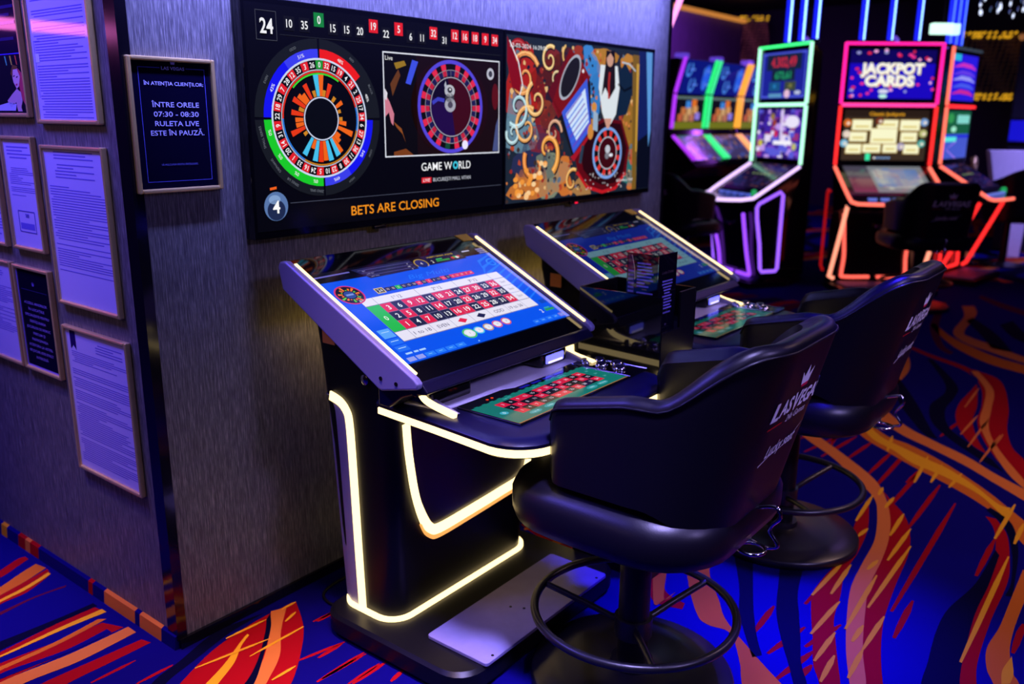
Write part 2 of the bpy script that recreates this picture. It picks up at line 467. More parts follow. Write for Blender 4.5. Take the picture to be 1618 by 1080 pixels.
CARPET = {'B': (10, 3, 96), 'N': (4, 3, 36), 'O': (205, 104, 30), 'R': (160, 8, 20), 'Y': (235, 165, 30), 'M': (84, 10, 40), 'P': (216, 118, 50)}
BANDS=[
('P',2,[(3.31,-0.71),(3.1,-0.89),(2.93,-1.08),(2.71,-1.27),(2.56,-1.39),(2.4,-1.45),(2.15,-1.51),(1.92,-1.53),(1.72,-1.55),(1.51,-1.6),(1.31,-1.66),(1.15,-1.72),(0.96,-1.79)],[(3.39,-0.74),(3.21,-0.9),(3,-1.12),(2.79,-1.32),(2.62,-1.42),(2.41,-1.5),(2.21,-1.55),(2,-1.58),(1.77,-1.6),(1.58,-1.64),(1.35,-1.7),(1.18,-1.76),(0.98,-1.82)]),
('R',1,[(2.66,-1.39),(2.59,-1.44),(2.41,-1.49),(2.2,-1.54),(1.99,-1.58),(1.76,-1.59),(1.58,-1.63),(1.34,-1.7),(1.17,-1.75),(0.98,-1.82)],[(2.68,-1.39),(2.58,-1.46),(2.45,-1.55),(2.29,-1.61),(2.1,-1.65),(1.87,-1.67),(1.68,-1.69),(1.54,-1.71),(1.37,-1.75),(1.21,-1.8),(1.02,-1.87)]),
('R',1,[(2.48,-1.38),(2.27,-1.4),(1.96,-1.45),(1.69,-1.45),(1.57,-1.46),(1.42,-1.51),(1.32,-1.55),(1.18,-1.6),(1.09,-1.65),(0.91,-1.73)],[(2.49,-1.39),(2.23,-1.46),(2,-1.49),(1.81,-1.5),(1.63,-1.54),(1.47,-1.57),(1.36,-1.61),(1.23,-1.66),(1.13,-1.7),(0.94,-1.77)]),
('N',1,[(1.71,-1.1),(1.47,-1.23),(1.31,-1.3),(1.18,-1.38),(1.09,-1.44)],[(1.76,-1.16),(1.5,-1.27),(1.34,-1.34),(1.2,-1.41),(1.12,-1.46)]),
('N',1,[(1.83,-1.25),(1.56,-1.34),(1.39,-1.4),(1.25,-1.47),(1.13,-1.54),(1.04,-1.59),(0.87,-1.68)],[(1.85,-1.34),(1.57,-1.41),(1.44,-1.46),(1.29,-1.52),(1.16,-1.57),(1.07,-1.62),(0.9,-1.71)]),
('O',1,[(1.62,-0.95),(1.4,-1.06),(1.21,-1.19),(1.17,-1.25),(1.17,-1.33),(1.04,-1.42),(0.96,-1.46),(0.78,-1.56)],[(1.68,-1.02),(1.48,-1.11),(1.34,-1.21),(1.23,-1.29),(1.1,-1.45),(1.02,-1.56),(0.91,-1.72)]),
('R',1,[(1.34,-0.94),(1.19,-1.03),(1.2,-1.14)],[(1.42,-0.94),(1.27,-1.04),(1.24,-1.13)]),
('O',2,[(1.32,-0.96),(1.18,-1.04),(1.17,-1.06)],[(1.41,-0.97),(1.22,-1.06),(1.29,-1.07)]),
('O',1,[(3.64,-0.9),(3.33,-1.11),(3.18,-1.28),(3.05,-1.44),(2.94,-1.6),(2.82,-1.75),(2.7,-1.86),(2.58,-1.93),(2.48,-1.99),(2.21,-2.15)],[(3.74,-0.96),(3.44,-1.19),(3.36,-1.34),(3.26,-1.48),(3.12,-1.63),(2.97,-1.77),(2.84,-1.87),(2.72,-1.96),(2.45,-2.14)]),
('Y',2,[(3.56,-1.01),(3.32,-1.17),(3.22,-1.3),(3.1,-1.42),(3.02,-1.58),(2.91,-1.74),(2.76,-1.85),(2.67,-1.89)],[(3.59,-1.05),(3.39,-1.19),(3.29,-1.33),(3.21,-1.45),(3.13,-1.58),(2.99,-1.72),(2.84,-1.84),(2.83,-1.89)]),
('P',1,[(5.25,-0.77),(4.98,-0.88),(4.75,-0.92),(4.43,-0.91),(4.07,-0.95),(3.75,-1.06),(3.51,-1.25),(3.38,-1.43),(3.24,-1.62),(3.1,-1.77),(2.91,-1.97)],[(5.36,-0.82),(5.08,-0.92),(4.8,-0.98),(4.44,-1),(4.11,-1.01),(3.87,-1.09),(3.64,-1.26),(3.5,-1.43),(3.36,-1.62),(3.2,-1.78),(3.04,-1.98)]),
('P',1,[(7.37,-0.8),(6.9,-0.91),(6.24,-0.96),(5.92,-1.1),(5.71,-1.33),(5.54,-1.56),(5.43,-1.76)],[(7.44,-0.89),(7.06,-0.98),(6.3,-1.03),(6.11,-1.12),(5.94,-1.32),(5.73,-1.53),(5.62,-1.74)]),
('O',1,[(6.36,-0.76),(5.96,-0.94),(5.63,-1.13),(5.37,-1.36),(5.24,-1.6),(5.2,-1.78)],[(6.47,-0.77),(6.07,-0.97),(5.81,-1.17),(5.6,-1.37),(5.48,-1.57),(5.38,-1.76)]),
('R',1,[(5.07,-1.31),(4.88,-1.39),(4.65,-1.4),(4.23,-1.4),(3.89,-1.46),(3.58,-1.59),(3.41,-1.74),(3.19,-1.88)],[(5.13,-1.31),(5.01,-1.47),(4.78,-1.56),(4.33,-1.65),(3.96,-1.7),(3.66,-1.77),(3.5,-1.85),(3.34,-1.91)]),
('B',2,[(5.06,-1.3),(4.77,-1.4),(4.3,-1.49),(3.95,-1.53),(3.58,-1.64),(3.25,-1.8)],[(5.07,-1.31),(4.69,-1.44),(4.32,-1.51),(3.97,-1.55),(3.63,-1.65),(3.26,-1.81)]),
('P',3,[(5.07,-1.31),(4.7,-1.46),(4.32,-1.52),(3.98,-1.56),(3.64,-1.66),(3.26,-1.81),(3.09,-1.91)],[(5.1,-1.35),(4.69,-1.51),(4.27,-1.57),(3.9,-1.62),(3.61,-1.71),(3.25,-1.87),(3.12,-1.94)]),
('R',1,[(5.54,-0.74),(5.29,-0.99),(5.1,-1.24),(4.92,-1.36)],[(5.59,-0.75),(5.37,-0.99),(5.2,-1.23),(5.06,-1.35)]),
('N',1,[(5.22,-1),(4.73,-1.21),(4.45,-1.28),(4.12,-1.27),(3.81,-1.35),(3.58,-1.49),(3.36,-1.68),(3.22,-1.84)],[(5.24,-1.03),(4.68,-1.3),(4.39,-1.35),(4.09,-1.36),(3.79,-1.44),(3.58,-1.58),(3.38,-1.74),(3.23,-1.89)]),
('N',1,[(4.52,-0.95),(4.08,-1.1),(3.68,-1.3),(3.54,-1.39)],[(4.6,-0.97),(4.15,-1.18),(3.69,-1.37),(3.54,-1.44)]),
('N',1,[(6.73,-0.96),(6.3,-1.14),(5.85,-1.3)],[(6.9,-0.98),(6.39,-1.24),(5.81,-1.45)]),
('N',1,[(6.74,-1.21),(6.32,-1.37),(6.12,-1.54)],[(6.99,-1.27),(6.54,-1.43),(6.31,-1.57)]),
('M',1,[(7.45,-0.61),(6.36,-0.76),(5.65,-0.97),(5.45,-1.1)],[(7.49,-0.65),(6.41,-0.82),(5.75,-0.99),(5.53,-1.11)]),
('M',1,[(7.9,-0.84),(7.5,-1.11),(7.2,-1.4)],[(8.03,-0.84),(7.73,-1.09),(7.44,-1.36)]),
('R',1,[(2.67,-1.82),(2.56,-1.87),(2.36,-1.91),(2.15,-1.93),(1.86,-1.93),(1.53,-1.95),(1.36,-1.98),(1.15,-2.04)],[(2.67,-1.86),(2.54,-1.92),(2.35,-1.96),(2.12,-1.99),(1.8,-1.99),(1.53,-2),(1.39,-2.02),(1.18,-2.07)]),
('N',2,[(2.36,-1.91),(2.03,-1.9),(1.78,-1.86),(1.6,-1.86),(1.4,-1.88),(1.28,-1.89),(1.07,-1.93)],[(2.32,-1.93),(2.04,-1.94),(1.8,-1.94),(1.53,-1.96),(1.36,-1.98),(1.15,-2.03)]),
('N',2,[(2.74,-1.81),(2.61,-1.9),(2.4,-1.96),(2.13,-2),(2,-2)],[(2.78,-1.82),(2.66,-1.92),(2.42,-1.98),(2.14,-2.01),(2.01,-2.02)]),
('O',1,[(2.25,-2.02),(1.97,-2.02),(1.77,-2.02),(1.61,-2.01),(1.49,-2.03),(1.42,-2.06),(1.23,-2.14)],[(2.28,-2.06),(2,-2.06),(1.8,-2.06),(1.64,-2.07),(1.51,-2.1),(1.47,-2.12),(1.28,-2.19)]),
('Y',2,[(1.6,-2.08),(1.51,-2.07),(1.43,-2.08)],[(1.61,-2.08),(1.51,-2.1),(1.45,-2.1)]),
('R',1,[(1.36,-0.32),(1.33,-0.4),(1.3,-0.51),(1.27,-0.64)],[(1.44,-0.31),(1.4,-0.42),(1.37,-0.53),(1.35,-0.6)]),
('R',1,[(-0.15,-0.18),(-0.1,-0.16),(0.06,-0.09),(0.23,-0.06),(0.35,-0.06),(0.39,-0.06)],[(0.05,-0.45),(0.13,-0.4),(0.23,-0.31),(0.32,-0.21),(0.39,-0.09),(0.4,-0.07)]),
('P',2,[(-0.02,-0.34),(0.02,-0.31),(0.12,-0.26),(0.23,-0.15),(0.31,-0.05)],[(0.02,-0.39),(0.06,-0.36),(0.17,-0.28),(0.26,-0.17),(0.36,-0.07)]),
('N',3,[(-0.05,-0.31),(0.02,-0.31),(0.12,-0.24),(0.22,-0.14),(0.27,-0.08)],[(-0.02,-0.34),(0.04,-0.33),(0.15,-0.23),(0.25,-0.13),(0.3,-0.06)]),
('Y',2,[(-0.1,-0.24),(-0.05,-0.22),(0.04,-0.18),(0.14,-0.12),(0.18,-0.1)],[(-0.07,-0.28),(-0.03,-0.25),(0.06,-0.2),(0.13,-0.14),(0.18,-0.11)]),
('N',1,[(-0.2,-0.12),(-0.12,-0.08),(-0.04,-0.06),(0.12,-0.01),(0.25,-0.03)],[(-0.17,-0.16),(-0.11,-0.12),(0,-0.09),(0.15,-0.05),(0.29,-0.04)]),
('P',2,[(-0.48,0.25),(-0.4,0.26),(-0.23,0.24),(-0.04,0.24)],[(-0.45,0.17),(-0.38,0.2),(-0.23,0.18),(-0.04,0.19)]),
('R',1,[(-0.43,0.36),(-0.39,0.36),(-0.23,0.34),(-0.08,0.33)],[(-0.48,0.24),(-0.38,0.26),(-0.18,0.25),(-0.05,0.25)]),
('B',3,[(-0.46,0.3),(-0.38,0.3),(-0.23,0.27),(-0.09,0.28)],[(-0.47,0.28),(-0.37,0.27),(-0.22,0.25),(-0.09,0.25)]),
('O',2,[(-0.44,0.34),(-0.39,0.34),(-0.23,0.34),(-0.08,0.36)],[(-0.45,0.32),(-0.4,0.32),(-0.22,0.32),(-0.06,0.34)]),
('R',1,[(-0.41,0.42),(-0.36,0.42),(-0.18,0.44),(-0.05,0.44)],[(-0.42,0.4),(-0.37,0.39),(-0.18,0.39),(-0.04,0.39)]),
('Y',2,[(-0.41,0.41),(-0.37,0.4),(-0.19,0.41),(-0.04,0.41)],[(-0.42,0.4),(-0.37,0.39),(-0.18,0.39),(-0.04,0.38)]),
('N',1,[(-0.38,0.49),(-0.34,0.48),(-0.16,0.47),(-0.04,0.47)],[(-0.4,0.43),(-0.36,0.43),(-0.18,0.44),(-0.04,0.44)]),
('R',1,[(-0.41,0.15),(-0.35,0.16),(-0.19,0.15),(-0.05,0.14)],[(-0.36,0.08),(-0.3,0.1),(-0.17,0.1),(-0.04,0.1)]),
('O',2,[(-0.26,0.81),(-0.19,0.83),(-0.11,0.87),(-0.04,0.9)],[(-0.28,0.75),(-0.22,0.77),(-0.12,0.8),(-0.03,0.84)]),
('R',1,[(-0.28,0.75),(-0.22,0.77),(-0.12,0.8),(-0.03,0.83)],[(-0.32,0.66),(-0.24,0.71),(-0.15,0.72),(-0.04,0.78)]),
('Y',3,[(-0.3,0.71),(-0.23,0.74),(-0.14,0.76),(-0.04,0.8)],[(-0.3,0.69),(-0.24,0.72),(-0.14,0.74),(-0.04,0.78)]),
('R',1,[(-0.21,0.93),(-0.15,0.95),(-0.07,0.99),(-0.04,0.99)],[(-0.22,0.91),(-0.16,0.9),(-0.08,0.94),(-0.04,0.96)]),
('M',1,[(-0.32,0.66),(-0.26,0.66),(-0.15,0.67),(-0.04,0.66)],[(-0.32,0.64),(-0.27,0.64),(-0.15,0.66),(-0.05,0.65)]),
]
STREAKS=[
('Y',(1.57,-1.46),(1.89,-1.47),0.016),
('Y',(1.62,-1.51),(1.88,-1.5),0.016),
('Y',(1.33,-1.54),(1.59,-1.55),0.016),
('Y',(1.19,-1.6),(1.39,-1.6),0.016),
('Y',(1.1,-1.65),(1.26,-1.64),0.016),
('Y',(2.27,-1.4),(2.58,-1.38),0.016),
('Y',(2.13,-1.45),(2.23,-1.46),0.016),
('Y',(1.43,-1.62),(1.86,-1.6),0.016),
('Y',(1.37,-1.66),(1.49,-1.66),0.016),
('Y',(1.35,-1.7),(1.59,-1.7),0.016),
('Y',(1.61,-1.64),(2.18,-1.64),0.016),
('Y',(2,-1.6),(2.34,-1.6),0.016),
('Y',(2.22,-1.55),(2.47,-1.54),0.016),
('Y',(2.48,-1.46),(2.62,-1.46),0.016),
('Y',(2.6,-1.4),(2.7,-1.39),0.016),
('Y',(1.47,-1.96),(2.33,-1.96),0.016),
('Y',(2.46,-1.89),(2.88,-1.9),0.016),
('Y',(2.46,-1.96),(2.69,-1.96),0.016),
('Y',(1.17,-1.71),(1.35,-1.7),0.016),
('Y',(1.88,-1.56),(1.98,-1.57),0.016),
('Y',(2.85,-1.49),(3.24,-1.46),0.016),
('Y',(2.9,-1.55),(3.17,-1.54),0.016),
('Y',(2.89,-1.63),(3.11,-1.64),0.016),
('Y',(3.18,-1.28),(3.43,-1.24),0.016),
('Y',(3.39,-1.12),(3.64,-1.1),0.016),
('R',(1.64,-1.71),(2.73,-1.69),0.02),
('R',(2.64,-1.36),(3.29,-1.36),0.02),
('R',(2.48,-1.47),(3.05,-1.48),0.02),
('R',(2.33,-1.59),(2.9,-1.59),0.02),
('R',(3.07,-0.86),(3.42,-0.97),0.02),
('R',(2.91,-0.95),(3.37,-1.04),0.02),
('R',(2.9,-1.04),(3.31,-1.09),0.02),
('R',(1.22,-1.39),(1.42,-1.38),0.02),
('R',(1.14,-1.47),(1.36,-1.51),0.02),
('R',(1.5,-1.46),(1.96,-1.48),0.02),
('R',(1.25,-1.55),(1.45,-1.6),0.02),
('R',(1.03,-1.54),(1.25,-1.58),0.02),
('R',(1.06,-1.59),(1.17,-1.6),0.02),
('R',(1.48,-1.76),(1.76,-1.75),0.02),
('R',(2.94,-1.15),(3.28,-1.18),0.02),
('R',(2.81,-1.29),(3.2,-1.3),0.02),
('R',(2.09,-1.89),(2.46,-1.89),0.02),
('R',(1.63,-2.08),(1.84,-2.08),0.02),
('R',(1.99,-1.55),(2.24,-1.56),0.02),
('R',(3.59,-1.44),(3.93,-1.47),0.02),
('R',(2.83,-1.46),(3.08,-1.48),0.02),
('R',(3.07,-1.03),(3.42,-0.97),0.02),
('R',(0.37,-0.22),(0.45,-0.22),0.015),
('R',(0.24,-0.38),(0.34,-0.38),0.015),
('R',(0.16,-0.47),(0.35,-0.47),0.015),
('R',(0.22,-0.56),(0.36,-0.56),0.015),
('R',(0.3,-0.64),(0.36,-0.63),0.015),
('P',(3.69,-1.52),(4.09,-1.53),0.012),
('P',(3.51,-1.59),(4.09,-1.59),0.012),
('P',(3.32,-1.68),(3.82,-1.69),0.012),
('P',(3.55,-1.69),(3.84,-1.7),0.012),
('P',(4.21,-1.44),(4.68,-1.43),0.012),
('O',(1.33,-0.36),(1.38,-0.37),0.02),
('O',(1.28,-0.52),(1.37,-0.55),0.02),
('O',(1.31,-0.51),(1.38,-0.53),0.02),
('Y',(-0.03,-0.13),(0.21,-0.18),0.01),
('Y',(0.12,-0.07),(0.27,-0.08),0.01),
('Y',(0.32,-0.21),(0.11,-0.21),0.01),
('Y',(0.3,-0.14),(0.36,-0.12),0.01),
('Y',(0.08,-0.36),(0.17,-0.36),0.01),
('Y',(0.34,-0.07),(0.4,-0.07),0.01),
('R',(0.36,-0.21),(0.45,-0.22),0.012),
('R',(0.18,-0.34),(0.35,-0.38),0.012),
('R',(0.18,-0.47),(0.35,-0.48),0.012),
('R',(0.21,-0.55),(0.34,-0.55),0.012),
('R',(-0.18,-0.06),(-0.06,-0.06),0.012),
('R',(-0.26,0.05),(-0.12,0.05),0.012),
]



def build_floor():
    cv = Canvas(lambda u, v, h=0: (u, v, h), 0.0006)
    mb = MB().box(-5, 18, -7, 9, -0.08, 0, lin(CARPET['B']))
    for c, ly, L, R in BANDS:
        L, R = smooth_path(L), smooth_path(R)
        n = max(len(L), len(R))
        rs = lambda P: [P[min(len(P)-1, round(i*(len(P)-1)/(n-1)))] for i in range(n)]
        L, R = rs(L), rs(R)
        cv.raw(L+R, [(i, i+1, n+i+1, n+i) for i in range(n-1)], CARPET[c], ly)
    for i, (c, a, b, w) in enumerate(STREAKS):
        dx, dy = b[0]-a[0], b[1]-a[1]
        cv.band([a, (a[0]+dx*.3, a[1]+dy*.3), (a[0]+dx*.7, a[1]+dy*.7), b], [w*.5, w, w*1.1, w*.35], CARPET[c], 4 if c == 'Y' else 3 if c != 'R' else 0.5)
    # the same swirls carried on over the rest of the room
    rnd = random.Random(3)
    for k in range(16):
        y0 = -6.5+k*0.95
        for c, w, off in (('P', .12, 0), ('R', .16, .14), ('N', .2, -.3), ('O', .07, .3)):
            pts = [(9.0+t*0.25, y0+off+.28*math.sin(t*.55+k)+.1*math.sin(t*1.3+k*2)) for t in range(36)]
            cv.band(pts, w, CARPET[c], 1)
    for k in range(5):
        y0 = -6.4+k*0.85
        for c, w, off in (('P', .12, 0), ('R', .16, .14), ('N', .2, -.3), ('O', .07, .3)):
            cv.band([(-.5+t*0.25, y0+off+.26*math.sin(t*.6+k)+.08*math.sin(t*1.3+k*2)) for t in range(39)], w, CARPET[c], 1)
    for k in range(3):
        for c, w, off in (('M', .12, 0), ('R', .10, .14), ('N', .16, -.25)):
            cv.band([(4.0+t*0.2, .25+.7*k+off+.16*math.sin(t*.7+k)) for t in range(14)], w, CARPET[c], 1)
    mb.add(cv.v, cv.f); mb.c[-len(cv.f):] = cv.c
    o = mb.build('floor', M['carpet'], None, 0)
    # leave every face of the pile pointing up
    return tag(o, kind='structure')


build_floor()
struct(MB().box(-5, 18, -7, 9, 3.7, 3.8), 'ceiling', M['ceil'])
struct(MB().box(0, 0.12, 0.0, 3.4, 0, 3.7), 'wall_left', M['wall'])
struct(MB().box(0.12, 3.034, 0.0, 0.12, 0, 3.7), 'wall_front', M['wall'])
struct(MB().box(2.93, 3.034, 0.12, 3.4, 0, 3.7), 'wall_right', M['wall'])
struct(MB().box(-0.006, 0.026, -0.006, 0.0, 0.03, 3.2).box(-0.006, 0.0, 0.0, 0.05, 0.03, 3.2), 'trim_1', M['trim'])
struct(MB().box(3.015, 3.04, -0.006, 0.0, 0, 3.2).box(3.034, 3.04, 0, 0.03, 0, 3.2), 'trim_2', M['trim'])
struct(MB().box(0.0, 3.034, -0.012, 0, 0, 0.035), 'baseboard_front', M['trim'])
# carpet turned up against the left face
mb = MB()
y = 0.0
pat = ['B', 'B', 'P', 'B', 'P', 'B', 'R', 'B', 'B', 'B', 'R', 'P', 'R', 'B', 'Y', 'B', 'R', 'B', 'O', 'B']
wid = [.05, .03, .13, .03, .20, .08, .03, .06, .10, .22, .07, .04, .06, .10, .05, .2, .1, .3, .2, 1.65]
for c, w in zip(pat, wid):
    mb.prism([(-0.016, 0.0), (-0.012, 0.045), (0.0, 0.05), (0.0, 0.0)], 0, 1, 'y')
    n = 8
    for i in range(n):
        vx = mb.v[-n+i]
        mb.v[-n+i] = (vx[0], y+w*vx[1], vx[2])
    mb.c[-6:] = [lin(CARPET[c])]*6
    y += w
tag(mb.build('baseboard_left', M['carpet'], None, 0), kind='structure')
struct(MB().box(16.0, 16.2, -7, 9, 0, 3.7), 'wall_back', M['dark'])
struct(MB().box(-5, 18, 8.8, 9, 0, 3.7), 'wall_far', M['dark'])
struct(MB().box(-5, 18, -7.2, -7, 0, 3.7), 'wall_near', M['dark'])
struct(MB().box(-5.2, -5, -7, 9, 0, 3.7), 'wall_entrance', M['dark'])
struct(MB().box(9.0, 14.56, 4.7, 4.9, 0, 3.34), 'wall_alcove', M['purplewall'])
struct(MB().box(9.0, 14.56, 4.62, 4.72, 3.34, 3.40), 'trim_3', glow('cove_light', (1.0, 0.36, 0.06), 0.55))
struct(MB().box(11.55, 12.6, -1.5, -0.32, 0, 2.62), 'wall_column', M['dark'], bevel=0.02)
struct(MB().box(11.5, 12.65, -1.55, -0.30, 2.62, 2.68), 'trim_4', glow('cove_light', (1.0, 0.36, 0.10), 0.25))

# ------------------------------------------------------------------ wall screens
RED = {1, 3, 5, 7, 9, 12, 14, 16, 18, 19, 21, 23, 25, 27, 30, 32, 34, 36}
WHEEL = [0, 32, 15, 19, 4, 21, 2, 25, 17, 34, 6, 27, 13, 36, 11, 30, 8, 23, 10, 5, 24, 16, 33, 1, 20, 14, 31, 9, 22, 18, 29, 7, 28, 12, 35, 3, 26]
HIST = [24, 10, 35, 0, 15, 15, 20, 19, 22, 5, 6, 11, 32, 31, 12, 16, 18, 9, 34]
cr, cb, cg, wh = (225, 30, 40), (14, 12, 16), (20, 130, 60), (240, 240, 245)


def numcol(n):
    return cg if n == 0 else cr if n in RED else cb


TX, TW, TZ, TH = 0.3483, 1.225, 1.2727, 0.687
tv = thing('wall_screen', 'wall screen with the roulette number ring and a live wheel picture', 'screen', (TX, 0, TZ), 0, 'roulette wall screens')
MB().box(0.002, TW-.002, -0.048, 0, -.012, TH+.012).build('bezel', M['gloss'], tv, 0, 0.004)
MB().box(0.50, .56, -.046, -.03, -.024, -.012).build('sensor', M['trim'], tv, 0, .003)
cv = Canvas(plane((0, -0.0485, 0), (1, 0, 0), (0, 0, 1)))
cv.rect(.012, .012, TW-.012, TH-.006, (4, 4, 9), 0)
cv.frame(.05, .578, .125, .662, .0016, (70, 72, 84)); cv.text('24', .088, .619, .042, wh, bold=.02, sq=.82)
hx = [.172, .23, .288, .344, .402, .459, .52, .577, .638, .696, .753, .813, .87, .929, .986, 1.045, 1.105, 1.163]
for x, n in zip(hx, HIST[1:]):
    z = .632 if numcol(n) == cb else .652
    cv.rect(x-.02, z-.021, x+.02, z+.021, numcol(n) if numcol(n) != cb else (16, 16, 22), 1)
    cv.text(str(n), x, z, .0235, wh, bold=.012, sq=.85)
cv.rect(.135, .597, 1.2, .5985, (40, 42, 52), 1)
wx, wz, SX = .281, .352, 1.045
for a0, a1 in ((1, 89), (91, 179), (181, 269), (271, 359)):
    cv.sector(wx, wz, .186, .244, a0, a1, (22, 25, 31), 1, sx=SX)
for a0, a1, c in ((1, 50, (235, 25, 25)), (91, 148, (20, 20, 240)), (148, 179, (58, 62, 235)), (181, 269, (25, 200, 40)), (271, 322, (20, 20, 240)), (322, 359, (58, 62, 240))):
    cv.sector(wx, wz, .186, .213, a0, a1, c, 2, sx=SX)
for a, t in ((25, '48%'), (70, '48%'), (125, '54%'), (165, '49%'), (190, '0%'), (212, '0%'), (235, '0%'), (258, '0%'), (297, '43%'), (340, '51%')):
    q = math.radians(a); rr = .199 if a != 70 else .203
    cv.text(t, wx+SX*rr*math.sin(q), wz+rr*math.cos(q), .011, wh, 3, rot=-a)
for a, t in ((35, 'RED'), (65, 'BLACK'), (120, 'LOW'), (150, 'HIGH'), (188, 'ZERO SPIEL'), (212, 'SERIES 5/8'), (232, 'ORPHANS'), (256, 'SMALL SERIES'), (300, 'EVEN'), (335, 'ODD')):
    q = math.radians(a)
    cv.text(t, wx+SX*.2285*math.sin(q), wz+.2285*math.cos(q), .008, (105, 110, 120), 3, rot=-a)
cv.sector(wx, wz, .180, .186, 0, 360, (205, 215, 240), 3, 60, SX)
cv.sector(wx, wz, .152, .180, 0, 360, (10, 10, 14), 2, 60, SX)
for i, n in enumerate(WHEEL):
    a = i*360/37
    if n == 0 or n in RED: cv.sector(wx, wz, .153, .179, a-4.6, a+4.6, cr if n else (30, 150, 50), 3, 3, SX)
    q = math.radians(a)
    cv.text(str(n), wx+SX*.166*math.sin(q), wz+.166*math.cos(q), .0165, wh, 4, bold=.012, sq=.85, rot=-a)
cv.sector(wx, wz, .1485, .1515, 0, 360, (190, 195, 215), 3, 60, SX)
for a0, a1, c in ((-90, 75, (225, 45, 25)), (75, 105, (40, 120, 220)), (105, 210, (190, 120, 20)), (210, 270, (40, 120, 220))):
    cv.sector(wx, wz, .1425, .1475, a0, a1, c, 3, 20, SX)
cv.sector(wx, wz, .136, .141, -48, 32, (60, 215, 50), 3, 16, SX)
OR, RD, AM, CY = (240, 100, 20), (230, 55, 15), (205, 130, 30), (70, 190, 235)
for a, l, c in ((-7, .066, CY), (2, .066, OR), (20, .045, RD), (-30, .05, RD), (40, .018, AM), (58, .03, OR), (72, .012, AM), (90, .014, AM), (99, .03, OR), (112, .062, OR), (128, .02, OR), (-42, .03, OR), (-50, .04, OR), (-60, .05, RD), (-70, .02, AM), (-80, .045, RD), (-92, .03, OR), (-102, .03, OR), (-112, .055, RD), (-125, .015, AM),
                (145, .06, OR), (152, .062, CY), (166, .066, CY), (175, .062, OR), (184, .066, RD), (194, .066, CY), (203, .03, OR), (213, .062, CY), (10, .02, AM), (-17, .02, AM), (136, .03, OR)):
    cv.sector(wx, wz, .07, .07+l, a-4.2, a+4.2, c, 2 if c != CY else 3, 2, SX)
cv.sector(wx, wz, .064, .068, 0, 360, (205, 210, 235), 4, 48, SX)
cv.disc(wx, wz, .064*SX, (6, 8, 13), 3, .064, 48)
# live picture
cv.rect(.558, .222, 1.193, .576, (225, 228, 240), 1)
cv.rect(.5625, .2265, 1.1885, .5715, (24, 9, 9), 2)
cv.rect(.5625, .2265, .72, .5715, (9, 7, 9), 3)
cv.poly([(.70, .555), (.73, .55), (.69, .47), (.665, .475)], (60, 80, 225), 4)
cv.poly([(.61, .54), (.66, .55), (.67, .535), (.62, .52)], (150, 115, 30), 4)
cv.poly([(.59, .47), (.63, .52), (.64, .50), (.60, .43)], (100, 55, 25), 4)
cv.poly([(.5625, .44), (.585, .41), (.605, .37), (.6, .33), (.59, .34), (.58, .375), (.5625, .36)], (205, 120, 140), 4)
cv.poly([(.5625, .455), (.575, .44), (.57, .415), (.5625, .42)], (220, 215, 225), 5)
cv.poly([(.60, .345), (.64, .32), (.66, .27), (.645, .30), (.615, .325)], (140, 75, 30), 4)
cv.poly([(.60, .2265), (.70, .2265), (.66, .25), (.60, .24)], (120, 60, 22), 4)
cv.disc(.905, .397, .215, (30, 8, 10), 3, .172, 40)
cv.disc(1.135, .525, .022, (190, 190, 205), 4, .022); cv.disc(1.135, .525, .012, (60, 60, 75), 5)
cv.poly([(1.15, .23), (1.185, .23), (1.185, .36), (1.17, .33)], (70, 80, 130), 4)
cv.disc(1.165, .44, .02, (90, 14, 20), 4, .05)
lx, lz, LS = .905, .397, 1.075
cv.sector(lx, lz, .155, .1685, 0, 360, (85, 70, 215), 4, 60, LS)
cv.sector(lx, lz, .106, .155, 0, 360, (12, 10, 14), 4, 60, LS)
for i in range(37):
    a = i*360/37+4
    if i == 19: cv.sector(lx, lz, .134, .154, a-4.7, a+4.7, (16, 70, 50), 5, 2, LS)
    elif i % 2: cv.sector(lx, lz, .134, .154, a-4.7, a+4.7, (225, 40, 75), 5, 2, LS)
    if i % 2: cv.sector(lx, lz, .112, .132, a-4.4, a+4.4, (190, 30, 62), 5, 2, LS)
    else: cv.sector(lx, lz, .112, .132, a-4.4, a+4.4, (30, 26, 80), 5, 2, LS)
    cv.sector(lx, lz, .107, .133, a+4.5, a+5.3, (120, 118, 135), 6, 2, LS)
cv.sector(lx, lz, .1315, .1335, 0, 360, (150, 150, 165), 6, 60, LS)
cv.sector(lx, lz, .105, .108, 0, 360, (175, 172, 190), 6, 60, LS)
cv.disc(lx, lz, .105*LS, (60, 8, 22), 5, .105, 48)
cv.sector(lx, lz, 0, .105, 170, 290, (32, 10, 70), 6, 16, LS)
cv.sector(lx, lz, 0, .105, 290, 350, (16, 8, 40), 6, 10, LS)
for x, z, rx, rz, c in ((.895, .455, .028, .022, (185, 185, 195)), (.897, .405, .030, .026, (165, 165, 180)), (.895, .43, .024, .018, (60, 60, 70)), (.895, .458, .014, .010, (40, 40, 52)), (.897, .405, .014, .012, (75, 70, 90)), (.897, .46, .006, .004, (235, 235, 240))):
    cv.disc(x, z, rx, c, 7 if rx > .02 else 8, rz)
cv.poly([(.865, .475), (.872, .49), (.885, .455), (.878, .44)], (175, 178, 195), 8)
cv.band([(.80, .41), (.83, .425), (.865, .42)], .014, (60, 62, 190), 7)
cv.disc(.98, .258, .017, (235, 230, 255), 8)
cv.text('Live', .568, .556, .015, (235, 235, 235), 5, 'l', sq=1.1)
cv.text('GAME W', .738, .183, .029, (245, 245, 248), 3, 'l', bold=.003, width=.168)
cv.text('RLD', .9445, .183, .029, (245, 245, 248), 3, 'l', bold=.003, width=.0695)
